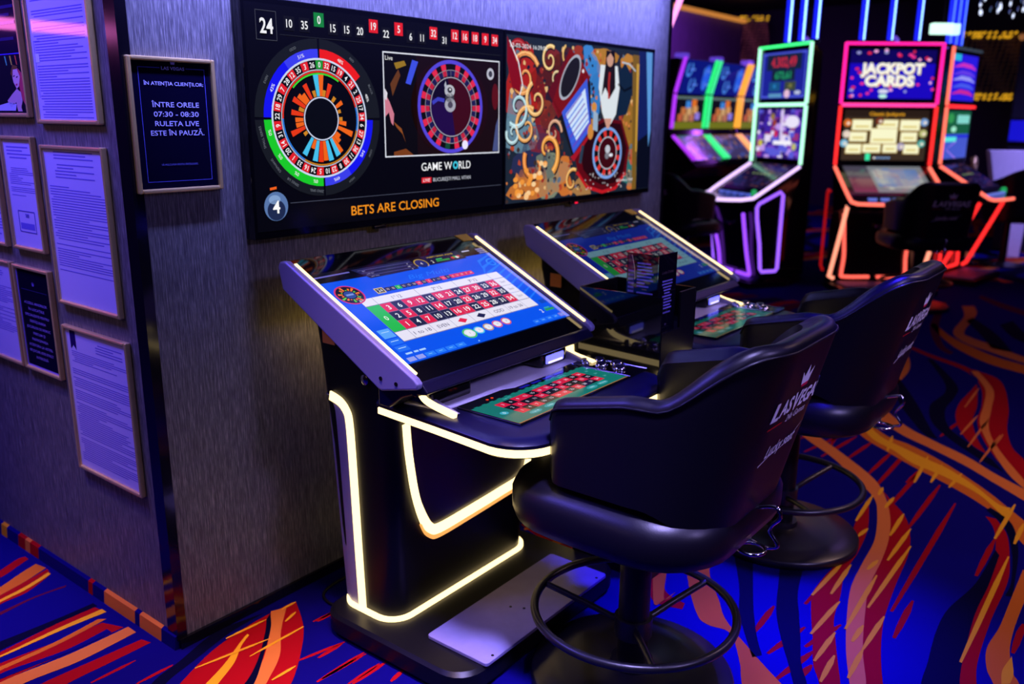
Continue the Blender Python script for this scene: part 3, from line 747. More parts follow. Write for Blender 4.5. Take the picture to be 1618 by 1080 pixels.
cv.sector(.9255, .183, .0075, .0150, 0, 360, (60, 190, 215), 4, 24, 1.0)
cv.rect(.738, .124, .79, .144, (215, 30, 45), 3); cv.text('LIVE', .764, .134, .012, wh, 4, shear=.2, width=.038)
cv.text('BUCUREȘTI MALL VITAN', .80, .134, .0135, (195, 198, 210), 3, 'l', width=.214)
cv.rect(.14, .0925, 1.205, .0945, (70, 74, 92), 1)
cv.text('BETS ARE CLOSING', .392, .05, .031, (240, 142, 25), 3, 'l', bold=.010, width=.437)
cv.disc(.085, .087, .045, (88, 118, 170), 2, .045); cv.disc(.085, .075, .034, (30, 42, 78), 3, .032); cv.disc(.08, .108, .022, (130, 160, 205), 3, .014)
cv.text('4', .085, .085, .038, (250, 250, 250), 4, bold=.02)
cv.poly([(.065, .137), (.09, .14), (.09, .148), (.065, .145)], (240, 95, 25), 2)
cv.build('screen', M['screen'], tv)

TX2 = TX+TW
tv2 = thing('wall_screen', 'wall screen showing a dealer and red roulette table over ornate carpet', 'screen', (TX2, 0, TZ), 0, 'roulette wall screens')
MB().box(0.002, TW-.002, -0.048, 0, -.012, TH+.012).build('bezel', M['gloss'], tv2, 0, 0.004)
MB().box(0.50, .56, -.046, -.03, -.024, -.012).build('sensor', M['trim'], tv2, 0, .003)
MB().box(0.535, .555, -.048, -.046, -.022, -.016).build('standby_lamp', neon((255, 20, 60), 1.5), tv2, 0)
cv = Canvas(plane((0, -0.0485, 0), (1, 0, 0), (0, 0, 1)))
cv.rect(.012, .012, TW-.012, TH-.006, (28, 38, 52), 0)
rnd = random.Random(11)


def swirl(x, z, r, turns, a0, w, c, ly):
    n = 26
    cv.band([(max(.016, min(.75, x+r*(1-k/n*.85)*math.cos(a0+turns*2*PI*k/n))), max(.016, min(.675, z+r*(1-k/n*.85)*math.sin(a0+turns*2*PI*k/n)))) for k in range(n+1)], [w*(1-.6*k/n) for k in range(n+1)], c, ly)


def blob(x, z, rx, rz, c, ly):
    pts = []
    k0 = rnd.random()*6
    for k in range(18):
        a = 2*PI*k/18; q = 1+.22*math.sin(3*a+k0)+.12*math.sin(5*a+k0)
        pts.append((min(1.2, max(.014, x+rx*q*math.cos(a))), min(.678, max(.014, z+rz*q*math.sin(a)))))
    cv.poly(pts, c, ly)


for x, z, rx, rz, c in ((.12, .5, .14, .15, (170, 32, 24)), (.1, .34, .12, .14, (96, 130, 150)), (.30, .47, .10, .16, (44, 24, 40)), (.28, .3, .1, .1, (130, 30, 34)), (.33, .56, .09, .08, (120, 36, 34)), (.22, .2, .14, .12, (38, 44, 80)), (.34, .12, .12, .1, (120, 130, 110)),
                     (.2, .08, .16, .07, (190, 110, 48)), (.43, .1, .07, .09, (200, 112, 46)), (.58, .05, .09, .05, (165, 120, 70)), (.30, .38, .07, .06, (150, 60, 40)), (.62, .6, .06, .09, (60, 130, 205)), (.68, .5, .07, .13, (50, 120, 190)), (.42, .6, .06, .06, (70, 30, 34)), (.52, .64, .05, .03, (150, 50, 30)),
                     (.75, .62, .1, .06, (175, 120, 40)), (.95, .6, .05, .07, (185, 125, 45)), (.62, .3, .05, .07, (180, 120, 50)), (.98, .3, .07, .16, (150, 105, 35)), (1.02, .12, .08, .1, (40, 110, 110)), (1.05, .06, .07, .05, (200, 110, 50)), (1.03, .18, .03, .04, (215, 70, 30))):
    blob(x, z, rx, rz, c, 1)
for k in range(420):
    x, z = .02+1.0*rnd.random(), .02+.64*rnd.random()
    c = ((150, 40, 34), (205, 120, 60), (90, 110, 130), (40, 30, 44), (225, 180, 120), (60, 44, 40), (180, 70, 40), (24, 28, 48))[rnd.randrange(8)]
    q = .004+.010*rnd.random()
    cv.poly([(x+q*(.6+.8*rnd.random())*math.cos(a), min(.676, max(.014, z+q*(.6+.8*rnd.random())*math.sin(a)))) for a in [2*PI*j/7 for j in range(7)]], c, 1.5)
for x, z, r, t, a0, w, c in ((.13, .52, .11, 1.3, .5, .022, (228, 150, 82)), (.22, .43, .08, 1.2, 2, .02, (235, 178, 110)), (.09, .40, .08, 1.1, 4, .02, (160, 196, 205)), (.15, .32, .09, 1.2, 1, .02, (228, 160, 90)), (.06, .30, .05, 1.2, 3, .016, (170, 200, 205)), (.31, .6, .06, 1.3, 1, .016, (235, 190, 120)), (.36, .52, .05, 1.2, 5, .013, (215, 190, 140)),
                             (.3, .22, .1, .8, 5.2, .03, (232, 150, 62)), (.22, .17, .09, .7, 2.6, .026, (225, 130, 55)), (.35, .3, .06, 1.1, 0, .016, (200, 150, 120)), (.08, .6, .07, 1.0, .3, .03, (150, 20, 22)), (.5, .08, .06, .9, 1, .015, (235, 170, 90)), (.45, .62, .05, 1, 2, .012, (220, 170, 90))):
    swirl(x+.003, z-.004, r, t, a0, w*1.45, (34, 22, 26), 1.8); swirl(x, z, r, t, a0, w, c, 2); swirl(x-.002, z+.003, r, t, a0, w*.3, tuple(min(255, v+45) for v in c), 2.2)
for k in range(30):
    a = rnd.random()*1.9+1.2; r = .05+.13*rnd.random()
    x, z = .22+r*math.cos(a)*1.1, -.0+r*math.sin(a)
    if z > .022 and x > .03: cv.disc(x, z, .016, (238, 150, 58) if k % 3 else (245, 205, 150), 3, .011)
cv.poly([(.016, .675), (.07, .60), (.11, .52), (.105, .46), (.05, .48), (.016, .58)], (130, 10, 22), 3)
cv.band([(.03, .66), (.09, .58), (.12, .49), (.10, .45)], .006, (235, 235, 240), 4)
cv.band([(.10, .70-.03), (.10, .67)], .004, (240, 240, 245), 4)
# console
cv.poly([(.36, .40), (.30, .47), (.46, .655), (.60, .56), (.62, .53), (.42, .37)], (95, 14, 26), 5)
cv.poly([(.44, .62), (.46, .655), (.56, .60), (.62, .545), (.60, .50), (.38, .36), (.33, .42)], (125, 20, 32), 5)
for q, c, ly in ((0, (170, 175, 190), 6), (1, (26, 24, 30), 7)):
    d = .014*q
    cv.poly([(.465+(.115-d)*math.cos(t)*.62-(.062-d*.6)*math.sin(t)*.7, .535+(.115-d)*math.cos(t)*.80+(.062-d*.6)*math.sin(t)*.55) for t in [2*PI*k/30 for k in range(30)]], c, ly)
cv.disc(.565, .565, .008, (240, 240, 245), 8)
cv.poly([(.36, .40), (.50, .19), (.66, .31), (.645, .33), (.63, .52), (.615, .535), (.44, .37)], (22, 20, 26), 5)
cv.poly([(.405, .385), (.60, .535), (.645, .315), (.505, .205)], (60, 90, 215), 6)
cv.poly([(.435, .375), (.585, .492), (.625, .345), (.525, .262)], (205, 225, 250), 7)
for k in range(7):
    cv.band([(.425+.012*k, .36-.021*k), (.56+.013*k, .468-.021*k)], .006, (60, 110, 225) if k % 2 else (110, 60, 180), 8)
cv.poly([(.48, .19), (.51, .17), (.66, .30), (.66, .315), (.505, .2)], (165, 20, 36), 6)
# table and wheel
cv.poly([(.52, .18), (.60, .30), (.74, .36), (.92, .35), (1.0, .22), (.98, .10), (.90, .03), (.77, .012), (.66, .04), (.56, .10)], (92, 8, 16), 4)
cv.poly([(.56, .21), (.63, .31), (.76, .345), (.91, .335), (.975, .22), (.95, .11), (.87, .055), (.76, .05), (.66, .08), (.59, .13)], (38, 5, 8), 5)
cv.band([(.54, .12), (.62, .05), (.76, .018), (.88, .03), (.97, .10)], .016, (190, 24, 32), 6)
kx, kz = .795, .2
cv.sector(kx, kz, .108, .122, 0, 360, (120, 160, 225), 7, 40, 1.08); cv.disc(kx, kz, .115, (14, 12, 16), 6, .108, 40)
for i in range(24):
    if i % 2: cv.sector(kx, kz, .078, .106, i*15-7, i*15+7, (215, 48, 40), 7, 2, 1.08)
cv.disc(kx, kz, .078, (58, 6, 12), 8, .074, 30); cv.sector(kx, kz, .072, .077, 0, 360, (190, 195, 210), 9, 30, 1.08)
cv.disc(kx, kz+.018, .022, (190, 195, 205), 9, .02); cv.disc(kx+.03, kz-.01, .018, (225, 230, 240), 9, .008); cv.disc(kx-.005, kz-.012, .018, (120, 120, 130), 9, .016)
cv.band([(.56, .16), (.58, .24)], .022, (40, 60, 80), 7)
# dealer: white blouse, long dark hair, hands together
cv.poly([(.71, .60), (.86, .60), (.885, .50), (.86, .38), (.815, .335), (.775, .33), (.735, .39), (.70, .50)], (218, 226, 232), 7)
cv.poly([(.755, .36), (.825, .36), (.80, .315), (.78, .315)], (205, 150, 130), 8)
cv.poly([(.755, .665), (.83, .665), (.845, .50), (.80, .455), (.755, .50), (.725, .46), (.75, .60)], (26, 16, 18), 8)
cv.disc(.79, .63, .030, (200, 150, 128), 9, .036); cv.poly([(.755, .66), (.83, .668), (.825, .63), (.79, .656), (.757, .63)], (20, 12, 14), 10)
cv.band([(.79, .57), (.785, .52), (.79, .45)], .016, (170, 40, 36), 9)
cv.poly([(.66, .40), (.70, .38), (.70, .30), (.66, .31)], (150, 175, 200), 8); cv.disc(.665, .41, .022, (210, 140, 60), 8); cv.disc(.64, .30, .025, (205, 135, 60), 8, .035)
# chair, gold wall, blue curtain
cv.poly([(.86, .56), (.93, .62), (1.0, .56), (1.0, .46), (.96, .38), (.88, .37), (.855, .45)], (14, 34, 58), 6)
cv.band([(.87, .52), (.93, .49), (1.0, .51)], .012, (5, 12, 22), 7); cv.band([(.9, .62), (.97, .615), (1.03, .585)], .008, (180, 190, 200), 7)
cv.poly([(1.04, .014), (1.08, .014), (1.065, .66), (1.0, .66), (1.02, .35)], (120, 88, 30), 4)
cv.poly([(1.06, .20), (1.075, .20), (1.065, .62), (1.04, .62)], (196, 150, 55), 5)
cv.poly([(1.08, .25), (1.212, .3), (1.212, .68), (1.06, .68)], (16, 30, 92), 4)
cv.poly([(1.13, .68), (1.19, .68), (1.205, .30), (1.19, .22)], (90, 150, 215), 5)
cv.poly([(1.08, .014), (1.212, .014), (1.212, .3), (1.08, .25)], (6, 10, 26), 4)
for k in range(40):
    cv.disc(.6+.36*rnd.random(), .03+.1*rnd.random(), .0035, (205, 200, 205), 7)
cv.text('12-03-2024 16:29:05', .035, .643, .016, (225, 230, 235), 9, 'l', width=.25)
cv.text('Bucuresti Mall', .89, .066, .013, (225, 225, 225), 9, 'l', width=.15)
cv.build('screen', M['screen'], tv2)


# ------------------------------------------------------------------ framed notices
def frame_parts(root, w, h, fwid=.013, dep=.018):
    """brass moulding in the local x-z plane, front towards -y"""
    for nm, (x0, x1, z0, z1) in (('frame_side', (0, fwid, 0, h)), ('frame_side', (w-fwid, w, 0, h)), ('frame_rail', (fwid, w-fwid, 0, fwid)), ('frame_rail', (fwid, w-fwid, h-fwid, h))):
        MB().box(x0, x1, -dep, 0, z0, z1).build(nm, M['gold'], root, 0, .004)


def notice_canvas(w, h):
    return Canvas(plane((0, -.010, 0), (1, 0, 0), (0, 0, 1)))


def crown(cv, x, z, s, c, ly=3):
    cv.poly([(x-.5*s, z+.45*s), (x-.22*s, z+.12*s), (x, z+.6*s), (x+.22*s, z+.12*s), (x+.5*s, z+.45*s), (x+.34*s, z-.25*s), (x-.34*s, z-.25*s)], c, ly)


sg = thing('framed_notice', 'small black notice in a brass frame left of the wall screens', 'notice', (.006, 0, 1.4207), 0, 'framed notices')
sw, sh = .266, .366
frame_parts(sg, sw, sh, .012, .020)
cv = notice_canvas(sw, sh)
cv.rect(.006, .006, sw-.006, sh-.006, (9, 7, 34), 0)
tc = (200, 202, 250)
cv.rect(.033, .030, .0345, .338, (95, 98, 215)); cv.rect(.2335, .030, .235, .338, (95, 98, 215)); cv.rect(.033, .030, .235, .0315, (95, 98, 215)); cv.rect(.033, .3365, .098, .338, (95, 98, 215)); cv.rect(.176, .3365, .235, .338, (95, 98, 215))
cv.text('LAS VEGAS', .137, .3365, .0085, tc, 3, bold=.02, width=.070); crown(cv, .137, .351, .016, tc)
cv.text('ÎN ATENȚIA CLIENȚILOR:', .137, .296, .0095, tc, 3, bold=.012, width=.182)
for i, t in enumerate(('ÎNTRE ORELE', '07:30 - 08:30', 'RULETA LIVE', 'ESTE ÎN PAUZĂ.')):
    cv.text(t, .137, .240-.0255*i, .0135, tc, 3, bold=.012, width=(.145, .138, .135, .165)[i])
cv.text('VĂ MULȚUMIM PENTRU ÎNȚELEGERE.', .135, .077, .005, (110, 112, 205), 3, width=.115)
cv.build('printed_sheet', M['ink'], sg)


def left_frame(y0, y1, z0, z1, label, draw):
    """y0 is the edge towards the corner"""
    t = thing('framed_notice', label, 'notice', (0, y1, z0), -PI/2, 'framed notices')
    w, h = y1-y0, z1-z0
    frame_parts(t, w, h)
    cv = notice_canvas(w, h)
    draw(cv, w, h)
    cv.build('printed_sheet', M['ink'], t)
    return t


PAPER, INK = (205, 195, 255), (88, 76, 190)


def text_lines(cv, x0, x1, z0, z1, n, seed, c=INK, gap=.25, short=.4):
    r = random.Random(seed); st = (z1-z0)/n
    for i in range(n):
        if r.random() < gap*.4: continue
        z = z1-st*(i+.5)
        e = x1 if r.random() > short else x0+(x1-x0)*(.35+.6*r.random())
        cv.rect(x0+(0.0 if r.random() > .2 else .015), z-st*.2, e, z+st*.2, c, 2)


def paper(seed, blocks, extra=None, bg=PAPER):
    def d(cv, w, h):
        cv.rect(.008, .008, w-.008, h-.008, (200, 195, 255), 0)
        cv.rect(.022, .014, w-.014, h-.014, bg, 1)
        for i, (a, b, c, e, n) in enumerate(blocks): text_lines(cv, a*w, b*w, c*h, e*h, int(n*1.35), seed+i, (128, 116, 222))
        if extra: extra(cv, w, h)
    return d


def poster(cv, w, h):
    cv.rect(.008, .008, w-.008, h-.008, (20, 14, 46), 0)
    cv.rect(.008, .012, w-.008, .185, (26, 22, 40), 1)
    text_lines(cv, .03, w-.03, .22, h-.05, 10, 5, (44, 36, 100))
    cv.rect(.008, .186, w-.008, .189, (80, 60, 220), 2)
    # portrait: long red hair, bare shoulder
    ox = w-.075
    cv.poly([(ox-.02, .135), (ox+.015, .152), (ox+.05, .13), (ox+.062, .06), (ox+.055, .03), (ox+.03, .06), (ox+.02, .11)], (200, 70, 95), 2)
    cv.poly([(ox-.018, .14), (ox+.02, .148), (ox+.036, .12), (ox+.022, .092), (ox+.005, .085), (ox-.012, .105)], (225, 180, 195), 3)
    cv.poly([(ox-.024, .13), (ox-.004, .156), (ox+.03, .15), (ox+.02, .143), (ox-.006, .142), (ox-.014, .12)], (120, 85, 50), 4)
    cv.band([(ox-.008, .121), (ox+.002, .124)], .003, (25, 20, 60), 4); cv.band([(ox+.012, .118), (ox+.022, .121)], .003, (25, 20, 60), 4); cv.band([(ox+.002, .096), (ox+.014, .098)], .005, (190, 50, 110), 4)
    cv.poly([(ox-.03, .07), (ox+.005, .085), (ox+.03, .075), (ox+.034, .05), (ox+.02, .03), (ox+.025, .018), (ox-.005, .018), (ox-.01, .045), (ox-.05, .03), (ox-.07, .05)], (205, 165, 190), 3)
    cv.poly([(ox-.14, .02), (ox-.02, .02), (ox-.01, .04), (ox-.06, .045), (ox-.14, .035)], (190, 190, 235), 3)
    for k, c in enumerate(((90, 200, 160), (225, 205, 80), (225, 90, 70))):
        cv.poly([(ox-.055+.035*k, .182), (ox-.047+.035*k, .182), (ox-.042+.035*k, .155), (ox-.048+.035*k, .155)], c, 2)


def ribbon(cv, w, h):
    cv.poly([(.04, h-.014), (.075, h-.014), (.075, h-.075), (.0575, h-.06), (.04, h-.075)], (38, 18, 90), 3)


def dark_notice(cv, w, h):
    cv.rect(.008, .008, w-.008, h-.008, (120, 110, 235), 0)
    cv.rect(.020, .020, w-.016, h-.014, (12, 8, 34), 1)
    crown(cv, w/2, h-.06, .018, (110, 95, 200)); cv.rect(.04, h-.082, w-.04, h-.0805, (60, 50, 130), 2)
    for i, t in enumerate(('ACCESUL MINORILOR', 'ÎN LOCAȚIILE', 'SPECIALIZATE PENTRU', 'DESFĂȘURAREA', 'JOCURILOR DE NOROC', 'PRECUM ȘI', 'PARTICIPAREA', 'ACESTORA LA ASTFEL', 'DE JOCURI, ESTE STRICT', 'INTERZISĂ')):
        cv.text(t, w/2, h-.125-.021*i, .0085, (150, 135, 235), 3, bold=.01, width=min(.17, .0095*len(t)))


def stamp(cv, w, h):
    cv.rect(.03, .075, .032, .235, (120, 115, 240), 3); cv.rect(.03, .233, .07, .235, (120, 115, 240), 3)
    cv.rect(.03, .175, .056, .20, (225, 230, 255), 3)


def coupon(cv, w, h):
    cv.frame(.06, .06, w-.05, .13, .003, (85, 75, 190), 3); cv.text('500', w/2+.01, .115, .012, INK, 3, bold=.02)
    cv.rect(.07, .07, w-.06, .09, (120, 110, 225), 2)


left_frame(.115, .49, 1.604, 2.12, 'tall page of small print in a brass frame, high on the left wall', paper(1, [(.1, .9, .03, .62, 30), (.1, .85, .66, .95, 14)], stamp))
left_frame(.537, .90, 1.622, 2.12, 'dark poster with a red haired person in a brass frame, high on the left wall', poster)
left_frame(.119, .499, 1.051, 1.543, 'page of small print in a brass frame between two other pages near the corner', paper(21, [(.2, .82, .80, .97, 7), (.08, .95, .42, .76, 16), (.08, .96, .22, .40, 9)]))
left_frame(.548, .775, 1.200, 1.565, 'page with a boxed coupon drawing in a brass frame on the left wall', paper(31, [(.15, .9, .48, .75, 12), (.15, .9, .80, .95, 4)], coupon))
left_frame(.822, 1.06, 1.198, 1.562, 'cut off page in a brass frame, at the left picture edge above another page', paper(41, [(.15, .9, .1, .9, 22)]))
left_frame(.104, .501, .488, .982, 'page with a dark ribbon mark in a brass frame, lowest on the left wall', paper(51, [(.5, .9, .86, .93, 3), (.1, .95, .76, .84, 5), (.08, .96, .06, .72, 34)], ribbon))
left_frame(.548, .810, .779, 1.145, 'black notice with pale capitals in a brass frame on the left wall', dark_notice)
left_frame(.822, 1.08, .779, 1.148, 'brass framed page beside the black notice, at the left picture edge', paper(61, [(.1, .9, .3, .75, 18), (.3, .7, .8, .9, 4)]))

# ------------------------------------------------------------------ roulette terminals
SY, SZ, EY, EZ = -.1945, 1.2037, -.7325, .9328
SLX, SLZ = (EY-SY)/.60234, (EZ-SZ)/.60234          # unit slope direction in (y, z)
NY, NZ = SLZ, -SLX                                  # outward normal in (y, z)


def on_slope(x, t, h=0.0):
    return (x, SY+SLX*t+NY*h, SZ+SLZ*t+NZ*h)


def terminal(x, label, bright):
    T = thing('roulette_terminal', label, 'gaming terminal', (x, 0, 0), 0, 'roulette terminals')
    # floor plate and foot plate
    o = MB().loft([[(a, b, z) for a, b in rrect(-.43+i, .43-i, -.887+i, -.26-i, .09)] for z, i in ((0, .012), (.02, 0), (.07, 0), (.08, .010))])
    o.build('base_plate', M['black'], T, 30)
    o = MB().loft([[(a, b, z) for a, b in rrect(-.335, .325, -.895, -.655, .012, 3)] for z in (.0805, .092)])
    fp = o.build('foot_plate', M['plate'], T, 0, .002)
    for a, b in ((-.29, -.88), (.28, -.88), (-.03, -.80), (-.05, -.76)):
        MB().lathe([(0, .092), (.005, .092), (.004, .0935), (0, .094)], 10, (a, b, 0)).build('screw', M['black'], fp)
    # cabinet
    rings = []
    for z, xh, yb, yf, r in ((.08, .345, -.285, -.525, .07), (.35, .345, -.265, -.533, .05), (.62, .345, -.245, -.541, .05), (.765, .345, -.225, -.545, .05), (.80, .345, -.22, -.56, .05), (.93, .33, -.19, -.58, .04), (1.02, .32, -.16, -.48, .04), (1.09, .31, -.15, -.36, .04)):
        rings.append([(a, b, z) for a, b in rrect(-xh, xh, yf, yb, r)])
    MB().loft(rings).build('cabinet', M['black'], T, 30)
    # light line round the foot of the cabinet
    o = MB()
    ring = rrect(-.352, .352, -.532, -.278, .075, 8)
    o.strip(ring, .020, lambda u, v, h: (u, v, .081+h), .010, closed=True)
    o.build('base_light', M['warm'], T, 30)
    # side light line and grey panel behind it, both flanks
    for sd in (-1, 1):
        path = smooth_path([(-.272, .790), (-.318, .778), (-.347, .752), (-.357, .715), (-.364, .60), (-.375, .32), (-.385, .085)], 6)
        fn = lambda u, v, h, sd=sd: (sd*(.347+h), u, v)
        MB().strip(path, .030, fn, .006).build('side_light', M['warm'], T, 30)
        pan = [(.347*sd+sd*.001, a+.017, b) for a, b in path]
        back = [(.347*sd-sd*.02, -.235-.05*(.79-b)/.7, b) for a, b in path]
        MB().loft([[(sd*.335, p[1]+.002, p[2]) for p in pan], pan, [(sd*.345, (p[1]+q[1])/2, p[2]) for p, q in zip(pan, back)], back, [(sd*.30, p[1]-.004, p[2]) for p in back]], caps=False, closed=False).build('side_panel', M['lavdark'], T, 30)
        MB().lathe([(0, 0), (.016, 0), (.016, .006), (.008, .010), (0, .010)], 20).build('side_lock', M['chrome'], T).matrix_local = Matrix.Translation((sd*.343, -.43, .87)) @ Matrix.Rotation(sd*PI/2, 4, 'Y')
    # lit recess on the front
    fy = lambda z: -.5255-.02*max(0, (z-.08)/.685)
    fr = lambda u, v, h: (u, fy(v)-.004-h, v)
    U = smooth_path([(-.302, .745), (-.290, .64), (-.262, .50), (-.225, .405), (-.195, .362), (-.15, .346), (.0, .352), (.16, .362), (.275, .374), (.318, .42), (.322, .60), (.322, .745)], 6)
    inner = [(u, v) for u, v in U]
    MB().loft([[fr(u, v, .001) for u, v in inner], [fr(u*.96, .76-(.76-v)*.97, .003) for u, v in inner]]).build('recess_panel', M['purple'], T, 30)
    MB().strip(U, [.022 if v > .47 else .022+.010*min(1, (.47-v)/.1) for u, v in U], fr, .012).build('front_light', M['warm'], T, 30)
    Lw = [(u, v-.026) for u, v in U if v < .43]
    MB().strip(Lw, .016, fr, .008).build('glow_bevel', M['warmdim'], T, 30)  # bevel below the strip; the light falling on it is put in as emission
    # player deck
    def outline(i=0.0, front=-1.085):
        r = .125-i*.5
        p = [(.365-i, -.50), (.385-i, -.75)]
        for k in range(9):
            t = math.radians(0-90*k/8)
            p.append((.405-i-r+r*math.cos(t), front+i+r+r*math.sin(t)))
        return [(-a, b) for a, b in reversed(p)][::1]+[(a, b) for a, b in p][::1] if False else p+[(-a, b) for a, b in reversed(p)]
    MB().loft([[(a, b, z) for a, b in outline(i)] for z, i in ((.735, .10), (.765, .035), (.782, .012))]).build('deck_tray', M['black'], T, 30)
    MB().loft([[(a, b, z) for a, b in outline(i)] for z, i in ((.782, .010), (.784, .002), (.802, .002), (.804, .010))]).build('deck_light', M['warm'], T, 30)
    MB().loft([[(a, b, z) for a, b in outline(i)] for z, i in ((.804, .012), (.808, -.002), (.818, -.004), (.828, .006), (.832, .03))]).build('deck', M['fascia'], T, 40)
    # shelf with chamfered edge
    MB().prism([(-.355, -.60), (.365, -.60), (.365, -.738), (.20, -.748), (.165, -.762), (-.04, -.762), (-.085, -.742), (-.30, -.735), (-.335, -.715)], .832, .838, 'z').build('shelf', M['shelf'], T, 0, .002)
    # touch keypad
    kx0, kx1, ky0, ky1 = -.285, .285, -.968, -.748
    MB().prism(rrect(-.29, .40, -.975, -.742, .01, 3), .8325, .837, 'z').build('keypad_tray', M['gloss'], T, 0, .0015)
    MB().tube([(-.289, -.752, .838), (-.289, -.972, .838), (.10, -.974, .838)], .0022, 6).tube([(.288, -.75, .838), (.288, -.974, .838)], .0022, 6).tube([(.40, -.76, .838), (.40, -.97, .838)], .0018, 6).build('keypad_trim', M['chrome'], T)
    cv = Canvas(plane((kx0, ky0, .8372), (1, 0, 0), (0, 1, 0)))
    w, h = kx1-kx0, ky1-ky0
    k = 1.0 if bright else .62
    dm = lambda c: tuple(v*k for v in c)
    cv.rect(.0, 0, w, h, (6, 6, 16), 0)
    cv.rect(.002, .004, w-.004, h-.045, dm((16, 112, 104)), 1)
    cv.rect(.0, .0, w, .004, dm((150, 105, 60)), 1)
    for i in range(16): cv.rect(.02+i*.034, h-.048, .035+i*.034, h-.040, dm((16, 112, 104)), 1)
    gx0, gx1, gy0, gy1 = .075, .500, .045, .150
    cw, ch = (gx1-gx0)/12, (gy1-gy0)/3
    for i in range(12):
        for j in range(3):
            n = i*3+j+1; c = (205, 22, 60) if n in RED else (14, 14, 22)
            cv.rect(gx0+i*cw, gy0+j*ch, gx0+(i+1)*cw, gy0+(j+1)*ch, dm(c), 2)
            cv.text(str(n), gx0+(i+.5)*cw, gy0+(j+.5)*ch, .012, dm((215, 200, 225)), 3)
    for x_, t in ((.15, '1st 12'), (.29, '2nd 12'), (.43, '3rd 12')): cv.text(t, x_, .162, .010, dm((90, 200, 205)), 3)
    for x_, t in ((.11, '1 to 18'), (.18, 'EVEN'), (.40, 'ODD'), (.46, '19 to 36')): cv.disc(x_, .027, .026, dm((46, 150, 160)), 2, .011); cv.text(t, x_, .027, .007, dm((190, 235, 240)), 3)
    cv.disc(.04, .085, .014, dm((60, 165, 190)), 2, .012); cv.text('0', .04, .085, .012, dm((210, 235, 240)), 3)
    for j in range(3): cv.text('2:1', .528, gy0+(j+.5)*ch, .008, dm((120, 210, 215)), 3)
    for x_ in (.10, .122): cv.disc(x_, .196, .0045, (255, 70, 30), 3)
    for x_ in (.25, .31, .37, .43): cv.rect(x_, .185, x_+.045, .197, dm((22, 22, 150)), 2)
    cv.build('touch_keypad', M['screen'], T)
    for a, b, r in ((.310, -.790, .013), (.335, -.768, .013), (.362, -.750, .012), (.330, -.838, .021), (.378, -.800, .021), (.335, -.905, .022), (.380, -.868, .022)):
        bt = MB().lathe([(0, 0), (r, 0), (r, .006), (r*.82, .010), (r*.78, .007), (0, .007)], 24, (a, b, .837)).build('push_button', M['chrome'], T, 50)
        MB().lathe([(0, 0), (r*.72, 0), (r*.66, .006), (0, .008)], 20, (a, b, .8445)).build('button_cap', M['fascia'] if r > .015 else M['chrome'], bt, 50)
    # screen unit
    for sd in (-1, 1):
        rp = [(-.168, 1.196), (-.178, 1.212), (-.205, 1.214), (-.728, .951), (-.742, .938), (-.738, .922), (-.60, .893), (-.585, .897), (-.185, 1.128)]
        rl = MB().prism(rp, min(sd*.441, sd*.417), max(sd*.441, sd*.417)).build('side_rail', M['lav'], T, 0, .006, 3)
        MB().strip([(.035, 0), (.585, 0)], .009, lambda u, v, h, sd=sd: on_slope(sd*.416+v, u-.012, .010+h), .006).build('rail_light', M['warm'], rl, 0)
        for a, b in ((-.60, .93), (-.66, .925)):
            MB().tube([(sd*.4405, a, b), (sd*.443, a, b)], .006, 12).build('screw', M['black'], rl)
    MB().loft([[on_slope(a, t, hh) for a, t in rrect(-.4165, .4165, -.02, .60, .006, 2)] for hh in (-.05, -.002)]).build('screen_housing', M['gloss'], T, 0, .002)
    MB().prism([(-.17, 1.205), (-.15, 1.19), (-.16, 1.12), (-.30, 1.08), (-.24, 1.16)], -.40, .40).build('rear_cover', M['trim'], T, 0, .006)
    # fascia below the screen
    fas = [on_slope(0, .598, .0)[1:], on_slope(0, .632, -.012)[1:], (-.744, .902), (-.70, .895), (-.655, .878), (-.60, .838), (-.56, .838), (-.56, .95)]
    MB().prism(fas, -.415, .415).build('fascia', M['fascia'], T, 30, .004)
    MB().box(-.345, -.17, -.70, -.60, .838, .884).build('ticket_pocket', M['trim'], T, 0, .008)
    cr_ = MB().box(.165, .305, -.715, -.60, .842, .89).build('card_reader', M['trim'], T, 0, .008)
    MB().box(.185, .285, -.7185, -.70, .852, .880).build('card_slot', M['blueled'], cr_, 0, .004)
    MB().box(.195, .275, -.720, -.705, .853, .860).build('slot_lamp', neon((190, 180, 255), 2.2), cr_, 0)
    MB().box(-.24, .24, -.178, -.170, .86, .935).build('rear_light', glow('amber_rear_led', (1.0, 0.62, 0.10), 3.2), T, 0)
    # curved cheeks with a light line either side of the shelf
    for sd in (-1, 1):
        pc = smooth_path([(-.650, .925), (-.655, .905), (-.662, .882), (-.682, .862), (-.72, .850), (-.795, .838)], 6)
        xc = sd*.355
        MB().strip(pc, .015, lambda u, v, h: (xc-sd*.012+h*sd, u, v), .014).build('cheek_light', M['warm'], T, 30)
        MB().prism([(-.60, .84), (-.60, .92), (-.655, .905), (-.68, .866), (-.79, .838)], min(xc-sd*.03, xc-sd*.012), max(xc-sd*.03, xc-sd*.012)).build('cheek_panel', M['lavdark'], T, 0)
    # warning sticker
    MB().loft([[on_slope(a, t, h_) for a, t in ((.345, -.018), (.41, -.018), (.41, .022), (.355, .022))] for h_ in (-.0015, .0005)]).build('sticker', mat('yellow_sticker', (.75, .5, .04), .5), T, 0)
    MB().box(-.347, -.3445, -.30, -.245, .955, 1.01).build('sticker', mat('orange_sticker', (.9, .3, .05), .5), T, 0)
    # picture: u along x from the left rail, v up the slope
    ox, ot, w, h = -.403, .520, .806, .452
    cv = Canvas(lambda u, v, hh=0: on_slope(ox+u, ot-v, .0006+hh))
    k = 1.0 if bright else .55
    dm = lambda c: tuple(v*k for v in c)
